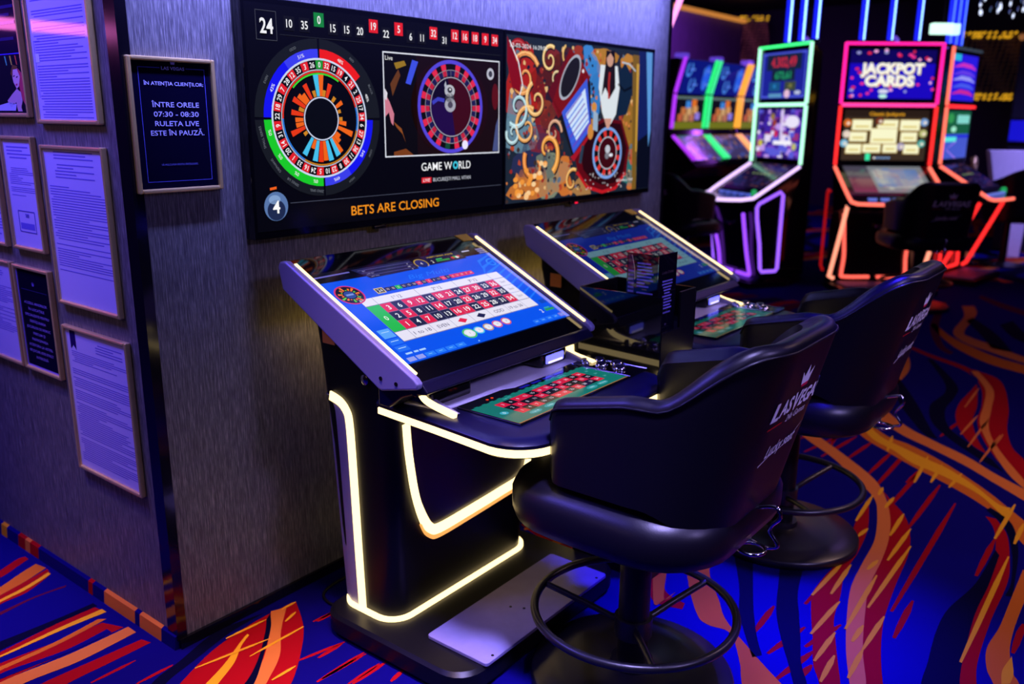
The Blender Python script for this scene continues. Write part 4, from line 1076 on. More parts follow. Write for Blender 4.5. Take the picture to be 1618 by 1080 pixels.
    V = lambda t: ot-t
    X = lambda x_: x_-.0382
    bg = (8, 84, 238) if bright else (10, 26, 110)
    cv.rect(0, 0, w, h, bg, 0)
    for i in range(9):
        a = .60+.03*i
        cv.band([(w-.004, .40-.03*i), (w-.10-.01*i, .37-.035*i), (w-.02*i-.12, .33-.03*i)], [.004, .012, .002], dm((30, 120, 250)), 1)
    swl = [(X(.80)+.035*math.cos(q)*(1-q/9), V(.17)+.028*math.sin(q)*(1-q/9)) for q in [n*.3 for n in range(24)]]
    cv.band(swl, .006, dm((50, 140, 250)), 1)
    # status bar
    cv.poly([(0, h), (w, h), (w, V(.112)), (X(.70), V(.112)), (X(.40), V(.122)), (0, V(.118))], (4, 6, 18), 1)
    cv.poly([(0, V(.086)), (.15, V(.084)), (.15, V(.090)), (0, V(.093))], dm((105, 100, 190)), 2)
    cv.poly([(X(.20), V(.078)), (X(.46), V(.078)), (X(.46), V(.130)), (X(.24), V(.134))], dm((28, 32, 78)), 2)
    for i in range(3):
        cv.rect(X(.22)+.006*i, V(.090)-.015*i, X(.45), V(.0885)-.015*i, dm((90, 86, 160)), 3)
        cv.text(('BET', 'LAST BET', 'LAST WIN')[i], X(.235)+.006*i, V(.096)-.015*i, .0055, dm((150, 150, 205)), 3, 'l'); cv.text(('0', '100', '0')[i], X(.435), V(.096)-.015*i, .006, dm((210, 210, 235)), 3, 'r')
    cv.sector(X(.49), V(.108), .022, .026, -120, 140, dm((180, 150, 60)), 4, 20, 1.15); cv.disc(X(.49), V(.108), .025, dm((30, 40, 110)), 3, .022); cv.text('4', X(.49), V(.108), .012, dm((235, 235, 245)), 5)
    cv.poly([(X(.515), V(.072)), (X(.70), V(.072)), (X(.71), V(.120)), (X(.52), V(.124))], dm((20, 22, 60)), 2)
    cv.text('INSERT CREDIT, PLEASE', X(.605), V(.083), .007, dm((215, 180, 40)), 4, width=.13)
    cv.text('2', X(.545), V(.108), .014, dm((240, 240, 240)), 4); cv.rect(X(.565), V(.113), X(.63), V(.105), dm((40, 150, 70)), 4); cv.rect(X(.57), V(.102), X(.60), V(.097), dm((60, 190, 110)), 4)
    for i in range(5): cv.disc(X(.65)+.011*i, V(.106)+.003*(i % 2), .009, dm(((200, 40, 50), (40, 160, 70), (230, 230, 230), (200, 50, 60), (60, 60, 70))[i]), 4, .006)
    cv.rect(X(.72), V(.086), X(.76), V(.080), dm((190, 190, 230)), 4)
    for i in range(3): cv.rect(X(.795), V(.088)-.011*i, X(.835), V(.080)-.011*i, dm((120, 120, 180)), 4)
    cv.text('Big Multi', X(.475), V(.163), .022, dm((28, 112, 250)), 2, shear=.3, width=.2)
    # little wheel
    wx_, wz_ = X(.105), V(.192)
    cv.disc(wx_, wz_, .050, dm((16, 16, 34)), 2, .046); cv.sector(wx_, wz_, .042, .047, 0, 360, dm((210, 45, 110)), 3, 36, 1.07)
    for i in range(18): cv.sector(wx_, wz_, .022, .026+.014*((i*7) % 5)/4, i*20, i*20+12, dm((245, 120, 25) if i % 3 else (90, 200, 60)), 3, 2, 1.07)
    cv.disc(wx_, wz_, .02, dm((35, 70, 150)), 4, .018); cv.rect(wx_-.014, wz_-.004, wx_+.014, wz_+.004, dm((120, 150, 220)), 5)
    # last numbers
    hx0 = X(.205)
    cv.frame(hx0-.002, V(.213), hx0+.034, V(.186), .0035, dm((225, 200, 120)), 4); cv.rect(hx0, V(.212), hx0+.032, V(.187), dm((30, 34, 60)), 3); cv.text('24', hx0+.016, V(.1995), .014, dm(wh), 5)
    for i, n in enumerate(HIST[1:]):
        c = (20, 190, 70) if n == 0 else (225, 35, 70) if n in RED else (30, 36, 70)
        cv.rect(hx0+.038+.0232*i, V(.209), hx0+.060+.0232*i, V(.190), dm(c), 3); cv.text(str(n), hx0+.049+.0232*i, V(.1995), .009, dm((225, 205, 225)), 4)
    # betting table
    x0, xz, xc0, xc1, x1 = X(.113), X(.126), X(.165), X(.705), X(.765)
    cell = (232, 228, 246) if bright else (150, 215, 240)
    cv.rect(x0, V(.434), x1, V(.222), dm((120, 120, 160)), 1)
    rows = [.2585, .3015, .3445, .3875]
    cw = (xc1-xc0)/12
    def bar(a, b, t0, t1, c=cell): cv.rect(a+.0008, V(t1)+.0008, b-.0008, V(t0)-.0008, dm(c), 2)
    bar(x0, xc0, .222, .2575); bar(xc1, x1, .222, .2575)
    for i, t in enumerate(('1  12', '2  12', '3  12')):
        a = xc0+cw*4*i; bar(a, a+cw*4, .222, .2575); cv.text(t, a+cw*2, V(.241), .015, dm((70, 66, 110)), 3)
        cv.text(('ST', 'ND', 'RD')[i], a+cw*2-.008, V(.237), .007, dm((70, 66, 110)), 3)
    bar(x0, xc0, rows[0], rows[3], (35, 185, 75)); cv.text('0', (x0+xc0)/2, V(.323), .019, dm((225, 245, 230)), 3, bold=.01)
    for j in range(3):
        bar(xc1, x1, rows[j], rows[j+1]); cv.text('2to1', (xc1+x1)/2, V((rows[j]+rows[j+1])/2), .011, dm((90, 86, 130)), 3)
        for i in range(12):
            n = i*3+3-j
            bar(xc0+cw*i, xc0+cw*(i+1), rows[j], rows[j+1], (226, 34, 74) if n in RED else (30, 32, 66))
            cv.text(str(n), xc0+cw*(i+.5), V((rows[j]+rows[j+1])/2), .0205, dm((245, 245, 250)), 3, bold=.012)
    bar(x0, xc0, .3885, .432); bar(xc1, x1, .3885, .432)
    for i, t in enumerate(('1 to 18', 'EVEN', '', '', 'ODD', '19 to 36')):
        a = xc0+cw*2*i; bar(a, a+cw*2, .3885, .432)
        if t: cv.text(t, a+cw, V(.411), .015, dm((70, 66, 110)), 3, width=None if len(t) < 5 else .07)
        else: cv.poly([(a+cw-.022, V(.411)), (a+cw, V(.424)), (a+cw+.022, V(.411)), (a+cw, V(.398))], dm((226, 40, 80) if i == 2 else (30, 32, 80)), 3)
    # chips and buttons
    for i, c in enumerate(((70, 190, 110), (70, 190, 235), (190, 150, 110), (220, 90, 130), (220, 80, 100))):
        cx_, cz_ = X(.36)+.047*i, V(.472)+.002*i; r = .028 if i == 0 else .021
        cv.disc(cx_, cz_, r, dm(c), 3, r*.82); cv.disc(cx_, cz_, r*.8, dm((225, 225, 240)), 4, r*.62)
        for q in range(6): cv.sector(cx_, cz_, r*.62, r*.8, q*60, q*60+26, dm(c), 5, 2, 1.2)
        cv.disc(cx_, cz_, r*.5, dm((235, 235, 245)), 6, r*.4); cv.text(('1', '2', '5', '10', '20')[i], cx_, cz_, r*.35, dm((120, 120, 170)), 7)
    cv.poly([(X(.362)-.004, .006), (X(.362)+.004, .006), (X(.362), .012)], dm((150, 210, 255)), 4)
    lb = (90, 165, 250) if bright else (90, 180, 240)
    for a, b, c_, d_, c in ((.062, .365, .108, .405, lb), (.062, .412, .108, .437, (36, 112, 246)), (.062, .444, .108, .468, (36, 112, 246)), (.062, .497, .092, .514, (150, 160, 240)), (.098, .497, .128, .514, (150, 160, 240))):
        cv.rect(X(a), V(d_), X(c_), V(b), dm(c), 2)
    for a, b, c_, d_ in ((.07, .377, .10, .38), (.07, .42, .10, .423), (.07, .453, .10, .456), (.075, .478, .10, .485), (.108, .478, .125, .485), (.13, .478, .155, .485)):
        cv.rect(X(a), V(d_), X(c_), V(b), dm((170, 210, 255)), 3)
    for i in range(4): cv.rect(X(.134)+.044*i, V(.514), X(.172)+.044*i, V(.497), dm((40, 124, 250)), 2); cv.rect(X(.145)+.044*i, V(.507), X(.16)+.044*i, V(.504), dm((110, 180, 255)), 3)
    for i in range(5): cv.rect(X(.655)+.036*i, V(.512), X(.685)+.036*i, V(.494), dm((32, 112, 250) if i < 4 else (130, 125, 225)), 2); cv.rect(X(.663)+.036*i, V(.505), X(.677)+.036*i, V(.502), dm((120, 180, 255)), 3)
    cv.text('2', X(.745), V(.463), .018, dm((235, 240, 250)), 3); cv.rect(X(.765), V(.470), X(.815), V(.458), dm((40, 150, 90)), 3); cv.rect(X(.77), V(.455), X(.80), V(.451), dm((60, 190, 120)), 3)
    cv.rect(X(.785), V(.430), X(.82), V(.410), dm((16, 70, 190)), 2)
    cv.build('screen', M['screen'], T)
    return T


terminal(.776, 'nearer roulette terminal with the bright blue betting screen and full light lines', True)
terminal(1.988, 'farther roulette terminal with the dim screen, behind the black menu stand', False)

# ------------------------------------------------------------------ menu stand between the terminals, and its menu
ms = thing('menu_stand', 'gloss black open topped stand between the two roulette terminals', 'stand', (1.28, -.96, 0))
b = MB()
b.box(0, .008, 0, .33, 0, 1.056)
b.build('side_panel', M['gloss'], ms, 0, .001)
MB().box(.246, .254, 0, .33, 0, 1.056).build('side_panel', M['gloss'], ms, 0, .001)
MB().prism([(.008, 0), (.246, 0), (.246, 1.056), (.135, 1.056), (.135, .93), (.008, .93)], 0, .008, 'y').build('front_panel', M['black'], ms, 0)
MB().box(.008, .246, .322, .33, 0, 1.056).build('back_panel', M['black'], ms, 0)
MB().box(.008, .246, .008, .322, .915, .922).build('shelf', M['black'], ms, 0)
MB().box(.008, .246, .008, .322, 0.0, .02).build('bottom_panel', M['black'], ms, 0)

mn = thing('menu_card', 'black folded drinks menu standing in the gloss black stand', 'menu', (1.296, -.935, .922), 0)
pw, ph = .135, .272


def menu_page(name, fn, side):
    b = MB()
    cs = [(0, 0), (pw if side else .118, 0), (pw if side else .118, ph), (0, ph)]
    b.loft([[fn(u, v, 0) for u, v in cs], [fn(u, v, -.0012) for u, v in cs]])
    p = b.build(name, M['gloss'], mn, 0)
    cv = Canvas(fn)
    w = cs[1][0]
    cv.rect(.002, .002, w-.002, ph-.002, (9, 7, 24), 1)
    r = random.Random(5+side)
    if side == 0:
        cv.poly([(.004, ph-.01), (.020, ph-.006), (.030, ph-.05), (.032, .05), (.02, .02), (.004, .03)], (52, 36, 66), 2)
        cv.band([(.018, ph-.006), (.030, ph-.05), (.032, ph-.09)], .003, (205, 180, 150), 3)
        for i in range(6): cv.rect(.006, ph-.065-.014*i, .028, ph-.058-.014*i, (120, 105, 170), 3)
        for i in range(18):
            if i in (0, 9, 13): cv.rect(.06, ph-.022-.0112*i, .08, ph-.018-.0112*i, (120, 90, 50), 3); continue
            cv.rect(.04, ph-.024-.0112*i, .04+.03+.035*r.random(), ph-.0185-.0112*i, (120, 112, 205), 3)
    else:
        cv.text('Lucky Drinks', w/2, ph-.062, .010, (90, 75, 85), 3, shear=.35, width=.085)
        for i in range(10):
            q = .02+.022*r.random()
            cv.rect(w/2-q, ph-.095-.0105*i, w/2+q, ph-.090-.0105*i, (130, 124, 215), 3)
        cv.rect(w/2-.03, ph-.205, w/2+.03, ph-.200, (110, 105, 190), 3)
        cv.text('18+', w/2, .028, .008, (120, 112, 150), 3)
    cv.build('printed_page', M['ink'], p)


menu_page('left_page', lambda u, v, h: (-.004-h, .122-u, v), 0)
menu_page('right_page', lambda u, v, h: (-.002+u*.92, .002-h-u*.02, v), 1)

# ------------------------------------------------------------------ stools
SEAT_C = (0, -.03)


def plan(n=64):
    """U-shaped outer line of the shell: (x, y, outward x, outward y, arm 0..1 back)"""
    out = []
    a, r, yb = .315, .20, -.33
    seg = [('l', .105+.33-r), ('c', r*PI/2), ('b', 2*(a-r)), ('c2', r*PI/2), ('r', .105+.33-r)]
    tot = sum(s[1] for s in seg)
    for i in range(n+1):
        d = tot*i/n
        for k, l in seg:
            if d <= l+1e-9: break
            d -= l
        if k == 'l': p = (-a, .105-d, -1, 0, 0.0, .0)
        elif k == 'c':
            t = d/r; p = (-a+r-r*math.cos(t), yb+r-r*math.sin(t), -math.cos(t), -math.sin(t), t/(PI/2), 0)
        elif k == 'b': p = (-a+r+d, yb, 0, -1, 1.0, 0)
        elif k == 'c2':
            t = PI/2-d/r; p = (a-r+r*math.cos(t), yb+r-r*math.sin(t), math.cos(t), -math.sin(t), t/(PI/2), 0)
        else: p = (a, yb+r+d, 1, 0, 0.0, 0)
        out.append(p)
    return out


def sstep(t, a, b):
    t = max(0, min(1, (t-a)/(b-a)))
    return t*t*(3-2*t)


def lean(z, k):
    return (.02+.115*sstep(k, .1, 1))*max(0, min(1.1, (z-.62)/.53))


def stool(loc, rotz, label):
    S = thing('casino_stool', label, 'stool', loc, rotz, 'casino stools')
    MB().lathe([(0, 0), (.296, 0), (.302, .006), (.302, .026), (.296, .033), (.20, .036), (.10, .040), (.066, .052), (.062, .070), (0, .070)], 56).build('base', M['steel'], S, 50)
    MB().lathe([(.046, .06), (.046, .50), (.060, .505), (.060, .56)], 28).build('post', M['black'], S, 40)
    ring = [(.295*math.cos(2*PI*k/64), .295*math.sin(2*PI*k/64), .235) for k in range(64)]
    fr = MB().tube(ring, .0125, 12, True).build('footrest_ring', M['steel'], S, 60)
    s = MB()
    for k in range(3):
        t = math.radians(100+120*k)
        s.tube([(.045*math.cos(t), .045*math.sin(t), .18), (.15*math.cos(t), .15*math.sin(t), .205), (.292*math.cos(t), .292*math.sin(t), .234)], .010, 10)
    s.lathe([(.05, .15), (.056, .15), (.056, .21), (.05, .21)], 24)
    s.build('spoke', M['steel'], fr, 50)
    MB().box(-.12, .12, -.15, .09, .54, .562).build('seat_plate', M['black'], S, 0, .004)
    rings = []
    for z, i in ((.552, .075), (.556, .03), (.572, .008), (.60, 0), (.645, 0), (.672, .012), (.695, .04), (.708, .09), (.712, .18)):
        rings.append([(a, b_, z) for a, b_ in rrect(-.345+i, .345-i, -.345+i, .295-i, max(.03, .20-i*.6), 8)])
    MB().loft(rings).build('seat', M['leather'], S, 60)
    pl = plan()
    n = len(pl)-1
    rings = []; piping = []
    for i, (x, y, nx, ny, k, _) in enumerate(pl):
        e = min(i, n-i)/n
        armf = min(1, e/.28)
        top = .94+.055*min(1, e/.177)+.15*sstep(k, .22, .82)
        bot = .715-.125*sstep(k, .1, .9)
        th = .062
        tip = 1.0 if e > .035 else math.sqrt(max(0, 1-(1-e/.035)**2))
        top_ = top-.035*(1-tip); bot_ = bot+.02*(1-tip); th_ = th*(.25+.75*tip)
        ring = []
        m_ = 12
        def P(z, inn):
            l = lean(z, k)
            return (x+nx*(l-inn), y+ny*(l-inn), z)
        off = (th-th_)/2
        zs = [bot_+(top_-.03-bot_)*q/9 for q in range(10)]
        ring += [P(z, off) for z in zs]
        for q in range(1, 8):
            t = PI*q/8
            ring.append(P(top_-.03+.03*math.sin(t), off+th_/2-th_/2*math.cos(t)))
        ring += [P(z, off+th_+.02*(1-q/9)) for q, z in enumerate(reversed(zs))]
        rings.append(ring)
        piping.append(Vector(P(top_-.022, off-.001)))
    sh = MB().loft(rings).build('backrest', M['leather'], S, 50)
    MB().tube(piping, .0035, 6).build('piping', M['leather'], sh, 60)
    # embroidered lettering on the back
    def fn(u, v, h):
        z = .66+v
        best = None
        # follow the outer line: u is arc length from the middle of the back
        r, a = .20, .115
        if abs(u) <= a: x, y, nx, ny, k = u, -.33, 0, -1, 1.0
        else:
            t = (abs(u)-a)/r; sg_ = 1 if u > 0 else -1
            x, y, nx, ny, k = sg_*(a+r*math.sin(t)), -.33+r-r*math.cos(t), sg_*math.sin(t), -math.cos(t), 1-t/(PI/2)
        l = lean(z, k)+.0015+h
        return (x+nx*l, y+ny*l, z)
    cv = Canvas(fn)
    c = (250, 245, 255)
    for i, (ch, u, hh) in enumerate(zip('LASVEGAS', (-.118, -.078, -.040, .004, .040, .074, .110, .144), (.044, .038, .038, .044, .038, .038, .038, .044))):
        cv.text(ch, u, .308, hh*1.08, c, 1, bold=.03, shear=.12)
    cv.poly([(-.012, .352), (-.026, .39), (-.005, .373), (.011, .402), (.025, .373), (.048, .392), (.036, .352)], c, 1)
    cv.poly([(-.008, .345), (-.008, .354), (.034, .354), (.034, .345)], (230, 30, 80), 2)
    cv.text('24h Games', .03, .268, .019, c, 1, 'c', shear=.25, width=.13)
    cv.rect(-.135, .262, -.058, .266, (200, 30, 40), 1); cv.rect(.11, .262, .16, .266, (200, 30, 40), 1)
    cv.text('Lucky seat', .0, .190, .032, c, 1, shear=.45, bold=.006, width=.19)
    cv.band([(-.12, .160), (-.06, .173), (.03, .175), (.12, .215)], [.004, .003, .002, .001], c, 1)
    cv.build('embroidery', M['dull'], sh)
    h = MB().tube(smooth_path([(.02, -.335, .65), (.02, -.385, .665), (.02, -.40, .64), (.02, -.375, .60), (.02, -.40, .56), (.02, -.36, .545), (.02, -.31, .56)], 6), .006, 8)
    h.tube([(-.03+.035*math.cos(2*PI*k/20), -.35+.035*math.sin(2*PI*k/20), .556) for k in range(20)], .005, 8, True)
    h.build('bag_hook', M['chrome'], S, 60)
    return S


def copy_tree(o, parent=None):
    c = o.copy(); COL.objects.link(c)
    if parent: c.parent = parent
    for ch in list(o.children): copy_tree(ch, c)
    return c


st0 = stool((.768, -1.19, 0), 0, 'black bucket stool in front of the nearer roulette terminal')
for loc, rz, lb in (((1.956, -1.19, 0), 0, 'black bucket stool in front of the farther roulette terminal'),
                    ((7.02, -.46, 0), math.radians(-51), 'black bucket stool in front of the red lit jackpot machine'),
                    ((6.55, 1.62, 0), math.radians(-110), 'black bucket stool in front of the green and violet lit machine, by the wall edge')):
    s_ = copy_tree(st0)
    s_.location = loc; s_.rotation_euler = (0, 0, rz); s_['label'] = lb

# cable on the carpet
tag(MB().tube(smooth_path([(.70, -.06, .008), (.623, -.081, .006), (.567, -.083, .006), (.512, -.096, .006), (.479, -.122, .006), (.464, -.169, .006), (.475, -.205, .006), (.53, -.235, .006), (.60, -.245, .006)], 6), .005, 8).build('power_cable', M['black'], None, 60), 'thin black cable looping on the carpet beside the nearer terminal', 'cable')

# ------------------------------------------------------------------ slot machines in the background
def slot(x, y, face, label, W, hue, low, pics, deckc, group='slot machines around the blue tubes', side_loop=None, sidedim=None, rails=(-1, 1), belly=0.0, crown_=.10):
    """face = heading of the front in degrees; local front is -y"""
    T = thing('slot_machine', label, 'slot machine', (x, y, 0), math.radians(face-270), group)
    a = W/2
    b = MB().prism([(.38, .06), (.38, 2.30), (.05, 2.345), (.045, 1.19), (-.36, .95), (-.45, .885), (-.44, .84), (-.06-belly, .76), (-.01-belly, .60), (-.03-belly*.72, .10), (.02-belly*.72, .06)], -a, a)
    b.v = [(v[0]*(1-(.27/a)*max(0, v[1]-.05)/.33), v[1], v[2]) for v in b.v]      # wedge shaped, so the machines stand round in a ring
    b.build('cabinet', M['trim'], T, 0, .012)
    dk = smooth_path([(-a+.005, -.36), (-a+.015, -.47), (-a*.62, -.47-crown_*.75), (0, -.48-crown_), (a*.62, -.47-crown_*.75), (a-.015, -.47), (a-.005, -.36)], 5)
    MB().loft([[(p, q, z) for p, q in dk+[(a-.005, -.30), (-a+.005, -.30)]] for z in (.855, .895)]).build('deck', M['trim'], T, 30)
    MB().loft([[(p*(1 if q < 0 else .45), q, z) for p, q in ((-a, -.46), (a, -.46), (a, -.02), (a, .32), (-a, .32), (-a, -.02))] for z in (0, .05, .06)]).build('base', M['black'], T, 30)
    MB().prism([(-.42, .062), (-.42, .075), (-.12, .075), (-.12, .062)], -a+.08, a-.08).build('foot_plate', M['plate'], T, 0)
    r = .017
    for s in rails:
        MB().tube([(s*(a-.005), .035, 2.35), (s*(a-.005), .032, 1.79)], r, 8).build('edge_light', neon(hue[0]), T, 60)
        MB().tube([(s*(a-.005), .030, 1.77), (s*(a-.005), .025, 1.21)], r, 8).build('edge_light', neon(hue[1]), T, 60)
        MB().tube(smooth_path([(s*(a-.005), .02, 1.19), (s*(a-.005), -.36, .965), (s*(a-.015), -.475, .893)], 5)+[(s*abs(p), q-.004, .878) for p, q in dk[7:16]], r, 8).build('deck_light', neon(low[0]), T, 60)
    MB().tube([(-a, .035, 2.345), (a, .035, 2.345)], r*.8, 8).build('edge_light', neon(hue[2]), T, 60)
    MB().tube([(-a+.02, .028, 1.78), (a-.02, .028, 1.78)], r, 8).build('edge_light', neon(hue[3]), T, 60)
    for s in (-1, 1):
        if not side_loop:
            MB().tube([(s*(a-.01), -.40, .85), (s*(a-.01), -.30, .6), (s*(a-.01), -.10, .12), (s*(a-.06), -.08, .10)], .020, 8).build('leg_light', neon(low[1]), T, 60)
        MB().tube(smooth_path([(s*(a-.10), -.10-belly, .74), (s*(a-.14), -.04-belly, .55), (s*(a-.16), -.045-belly*.85, .32), (s*(a-.15), -.05-belly*.75, .14), (s*(a-.18), -.05-belly*.74, .11), (s*.04, -.05-belly*.74, .11)], 5), r, 8).build('door_light', neon(low[2]), T, 60)
        if side_loop:
            lp = [(-.33, .17), (-.17, .17), (-.15, .20), (-.15, .92), (-.18, .95), (-.42, .84), (-.44, .80), (-.43, .70), (-.38, .45), (-.35, .20)]
            MB().tube([(s*(a+.006), p, q) for p, q in lp], .016, 8, True).build('side_light', neon(side_loop), T, 60)
        elif sidedim:
            MB().tube([(s*(a+.006), .05, .95), (s*(a+.006), .10, .96), (s*(a+.006), .12, .93), (s*(a+.006), .12, .20), (s*(a+.006), .05, .16)], .014, 8).build('side_light', neon(sidedim, .5), T, 60)
    for nm, (z0, z1), draw in (('upper_screen', (1.84, 2.29), pics[0]), ('lower_screen', (1.255, 1.735), pics[1])):
        cv = Canvas(plane((-a+.06, .042, z0), (1, 0, 0), (0, 0, 1)), .0012)
        draw(cv, W-.12, z1-z0)
        cv.build(nm, M['screen'], T)
    V = Vector((0, .385, .228)); L = V.length; V.normalize()
    cv = Canvas(plane((-a+.09, -.335, .973), (1, 0, 0), V), .0012)
    pics[2](cv, W-.18, L)
    cv.build('deck_screen', M['screen'], T)
    b = MB()
    for k in range(5): b.box(-.28+.12*k, -.20+.12*k, -.43, -.40, .90, .925)
    b.build('push_button', neon(deckc, .7), T, 0)
    MB().lathe([(0, 0), (.03, 0), (.026, .05), (0, .06)], 16, (a-.12, -.40, .91)).build('spin_button', neon((40, 220, 120), .5), T, 50)
    MB().lathe([(0, 2.345), (.06, 2.345), (.055, 2.40), (.03, 2.43), (0, 2.435)], 18, (.05, .22, 0)).build('signal_lamp', neon((110, 70, 225), .8), T, 50)
    MB().box(-.035, .035, -.065-belly, -.02-belly, .60, .64).build('door_lock', M['chrome'], T, 0, .006)
    return T


def jackpot(cv, w, h):
    cv.rect(0, 0, w, h, (26, 8, 190), 0); cv.rect(0, h*.72, w, h, (14, 6, 90), 1)
    r = random.Random(4)
    for k in range(46):
        x, z = w*r.random(), h*r.random()
        if .2*w < x < .85*w and .32*h < z < .72*h: continue
        c = ((240, 50, 140), (225, 40, 70), (245, 170, 220), (150, 150, 210))[k % 4]
        cv.disc(x, z, .014+.010*r.random(), c, 2, .014, 10)
    for dx, dz, c, l in ((.006, -.006, (215, 170, 60), 3), (0, 0, (252, 250, 235), 4)):
        cv.text('JACKPOT', w*.5+dx, h*.62+dz, .092, c, l, bold=.05, width=w*.74)
        cv.text('CARDS', w*.48+dx, h*.37+dz, .092, c, l, bold=.05, width=w*.58)
    cv.disc(w*.42, h*.15, .05, (215, 215, 240), 3, .02); cv.disc(w*.42, h*.05, .04, (190, 245, 225), 3, .018)


def grid(cv, w, h):
    cv.rect(0, 0, w, h, (58, 44, 34), 0); cv.rect(.0, h*.86, w, h, (40, 28, 22), 1)
    cv.text('Classic Jackpots', w*.5, h*.92, .03, (215, 150, 30), 3, bold=.03, width=w*.42)
    for x0, z0, x1, z1 in ((.10, .60, .33, .80), (.40, .64, .64, .80), (.67, .60, .90, .80), (.08, .38, .28, .56), (.33, .34, .64, .63), (.69, .38, .88, .56), (.05, .14, .23, .32), (.25, .16, .46, .32), (.49, .16, .66, .32), (.74, .14, .92, .32)):
        cv.rect(w*x0-.006, h*z0-.006, w*x1+.006, h*z1+.006, (190, 150, 60), 1); cv.rect(w*x0, h*z0, w*x1, h*z1, (250, 248, 205), 2); cv.rect(w*(x0+.03), h*(z0+.05), w*(x1-.03), h*(z0+.09), (225, 205, 120), 3)
    for x, z, c in ((.04, .74, (215, 110, 40)), (.42, .78, (120, 50, 30)), (.95, .76, (120, 160, 215)), (.04, .52, (225, 205, 190)), (.95, .54, (190, 190, 120)), (.02, .34, (130, 190, 220)), (.94, .34, (80, 170, 160)), (.70, .28, (170, 160, 190))):
        cv.disc(w*x, h*z, .038, c, 3, .036); cv.disc(w*x+.008, h*z-.004, .016, (240, 225, 205), 4, .014)
    for k in range(6): cv.disc(w*(.40+.035*k), h*.05, .010, (245, 245, 245) if k == 0 else (120, 160, 215), 2)
    cv.rect(w*.29, 0, w*.345, h*.14, (60, 235, 170), 4)


def paytable(cv, w, h):
    cv.rect(0, 0, w, h, (120, 124, 130), 0); cv.rect(0, 0, w*.30, h*.6, (110, 45, 70), 1); cv.rect(0, h*.5, w*.3, h, (70, 66, 82), 1)
    r = random.Random(8)
    for k in range(26): cv.rect(w*(.33+.62*r.random()), h*(.1+.8*r.random()), w*(.33+.62*r.random()), h*(.1+.8*r.random()), ((160, 162, 160), (95, 120, 170), (150, 120, 130), (190, 190, 170))[k % 4], 2)


def meter(cv, w, h):
    cv.rect(0, 0, w, h, (28, 34, 150), 0); cv.frame(.01, .01, w-.01, h-.01, .016, (80, 92, 225), 1)
    for z, c, t, hh, ww in ((.78, (190, 40, 66), '4.302,49', .09, .56), (.50, (30, 150, 100), '673,61', .066, .36)):
        cv.rect(w*.5-ww*w*.62-.03, h*z-hh*.85, w*.5+ww*w*.62+.03, h*z+hh*.85, (22, 34, 62), 2)
        cv.text(t, w*.5, h*z, hh, c, 4, bold=.03, width=ww*w)
    cv.rect(w*.2, h*.16, w*.45, h*.36, (24, 80, 130), 2); cv.text('45', w*.32, h*.27, .04, (50, 150, 220), 3); cv.rect(w*.55, h*.16, w*.8, h*.36, (60, 70, 60), 2); cv.text('10', w*.68, h*.27, .04, (170, 165, 70), 3)
    cv.disc(w*.62, h*.1, .045, (230, 190, 215), 4, .04); cv.rect(w*.2, .012, w*.5, .05, (90, 150, 190), 3); cv.disc(w*.85, h*.12, .05, (180, 190, 220), 4, .02)


def violet(cv, w, h):
    cv.rect(0, 0, w, h, (62, 36, 160), 0)
    r = random.Random(6)
    for k in range(80):
        c = ((120, 70, 200), (190, 150, 235), (46, 22, 110), (150, 50, 120), (230, 220, 245), (90, 90, 215))[k % 6]
        x, z = w*r.random(), h*r.random()
        q = .02+.035*r.random()
        cv.rect(max(0, x-q), max(0, z-q*.7), min(w, x+q), min(h, z+q*.7), c, 1+k % 3)
    cv.disc(w*.8, h*.75, .11, (235, 228, 250), 5, .06); cv.rect(w*.40, h*.28, w*.82, h*.36, (245, 242, 252), 5); cv.rect(w*.54, h*.4, w*.60, h, (215, 200, 240), 4)
    for x, z, c in ((.1, .3, (200, 190, 70)), (.88, .25, (190, 190, 110)), (.4, .72, (150, 60, 50)), (.45, .5, (200, 40, 90)), (.35, .85, (150, 120, 60))): cv.disc(w*x, h*z, .035, c, 5)


def darkdeck(cv, w, h):
    cv.rect(0, 0, w, h, (24, 14, 44), 0)
    r = random.Random(2)
    for k in range(60):
        x, z = w*r.random(), h*r.random()
        cv.rect(x, z, min(w, x+.05), min(h, z+.02), ((60, 34, 80), (90, 50, 60), (40, 40, 90))[k % 3], 1)
    for k in range(5): cv.disc(w*(.3+.1*k), h*.55, .02, (120, 140, 90), 2, .012)


def lips(cv, w, h):
    cv.rect(0, 0, w, h, (40, 26, 225), 0); cv.rect(0, h*.86, w*.3, h, (40, 180, 220), 1)
    for z, c in ((.78, (205, 50, 190)), (.62, (100, 60, 230)), (.5, (150, 150, 245)), (.34, (70, 90, 235)), (.2, (205, 40, 150))):
        cv.band([(w*.08, h*(z-.06)), (w*.4, h*z), (w*.75, h*(z-.02)), (w*.95, h*(z-.08))], [.01, .04, .04, .01], c, 2)


def greenpage(cv, w, h):
    cv.rect(0, 0, w, h, (70, 90, 205), 0); cv.rect(0, h*.52, w, h, (20, 92, 62), 1); cv.rect(0, h*.44, w, h*.5, (30, 40, 220), 2)
    cv.disc(w*.2, h*.85, .09, (50, 150, 80), 2, .05); cv.rect(w*.45, h*.74, w*.95, h*.92, (130, 215, 205), 3); cv.disc(w*.35, h*.62, .08, (160, 235, 205), 3, .03); cv.rect(0, h*.36, w*.5, h*.46, (90, 235, 225), 3)
    cv.band([(w*.5, h*.36), (w*.15, h*.2), (w*.55, 0)], .014, (170, 120, 235), 3)


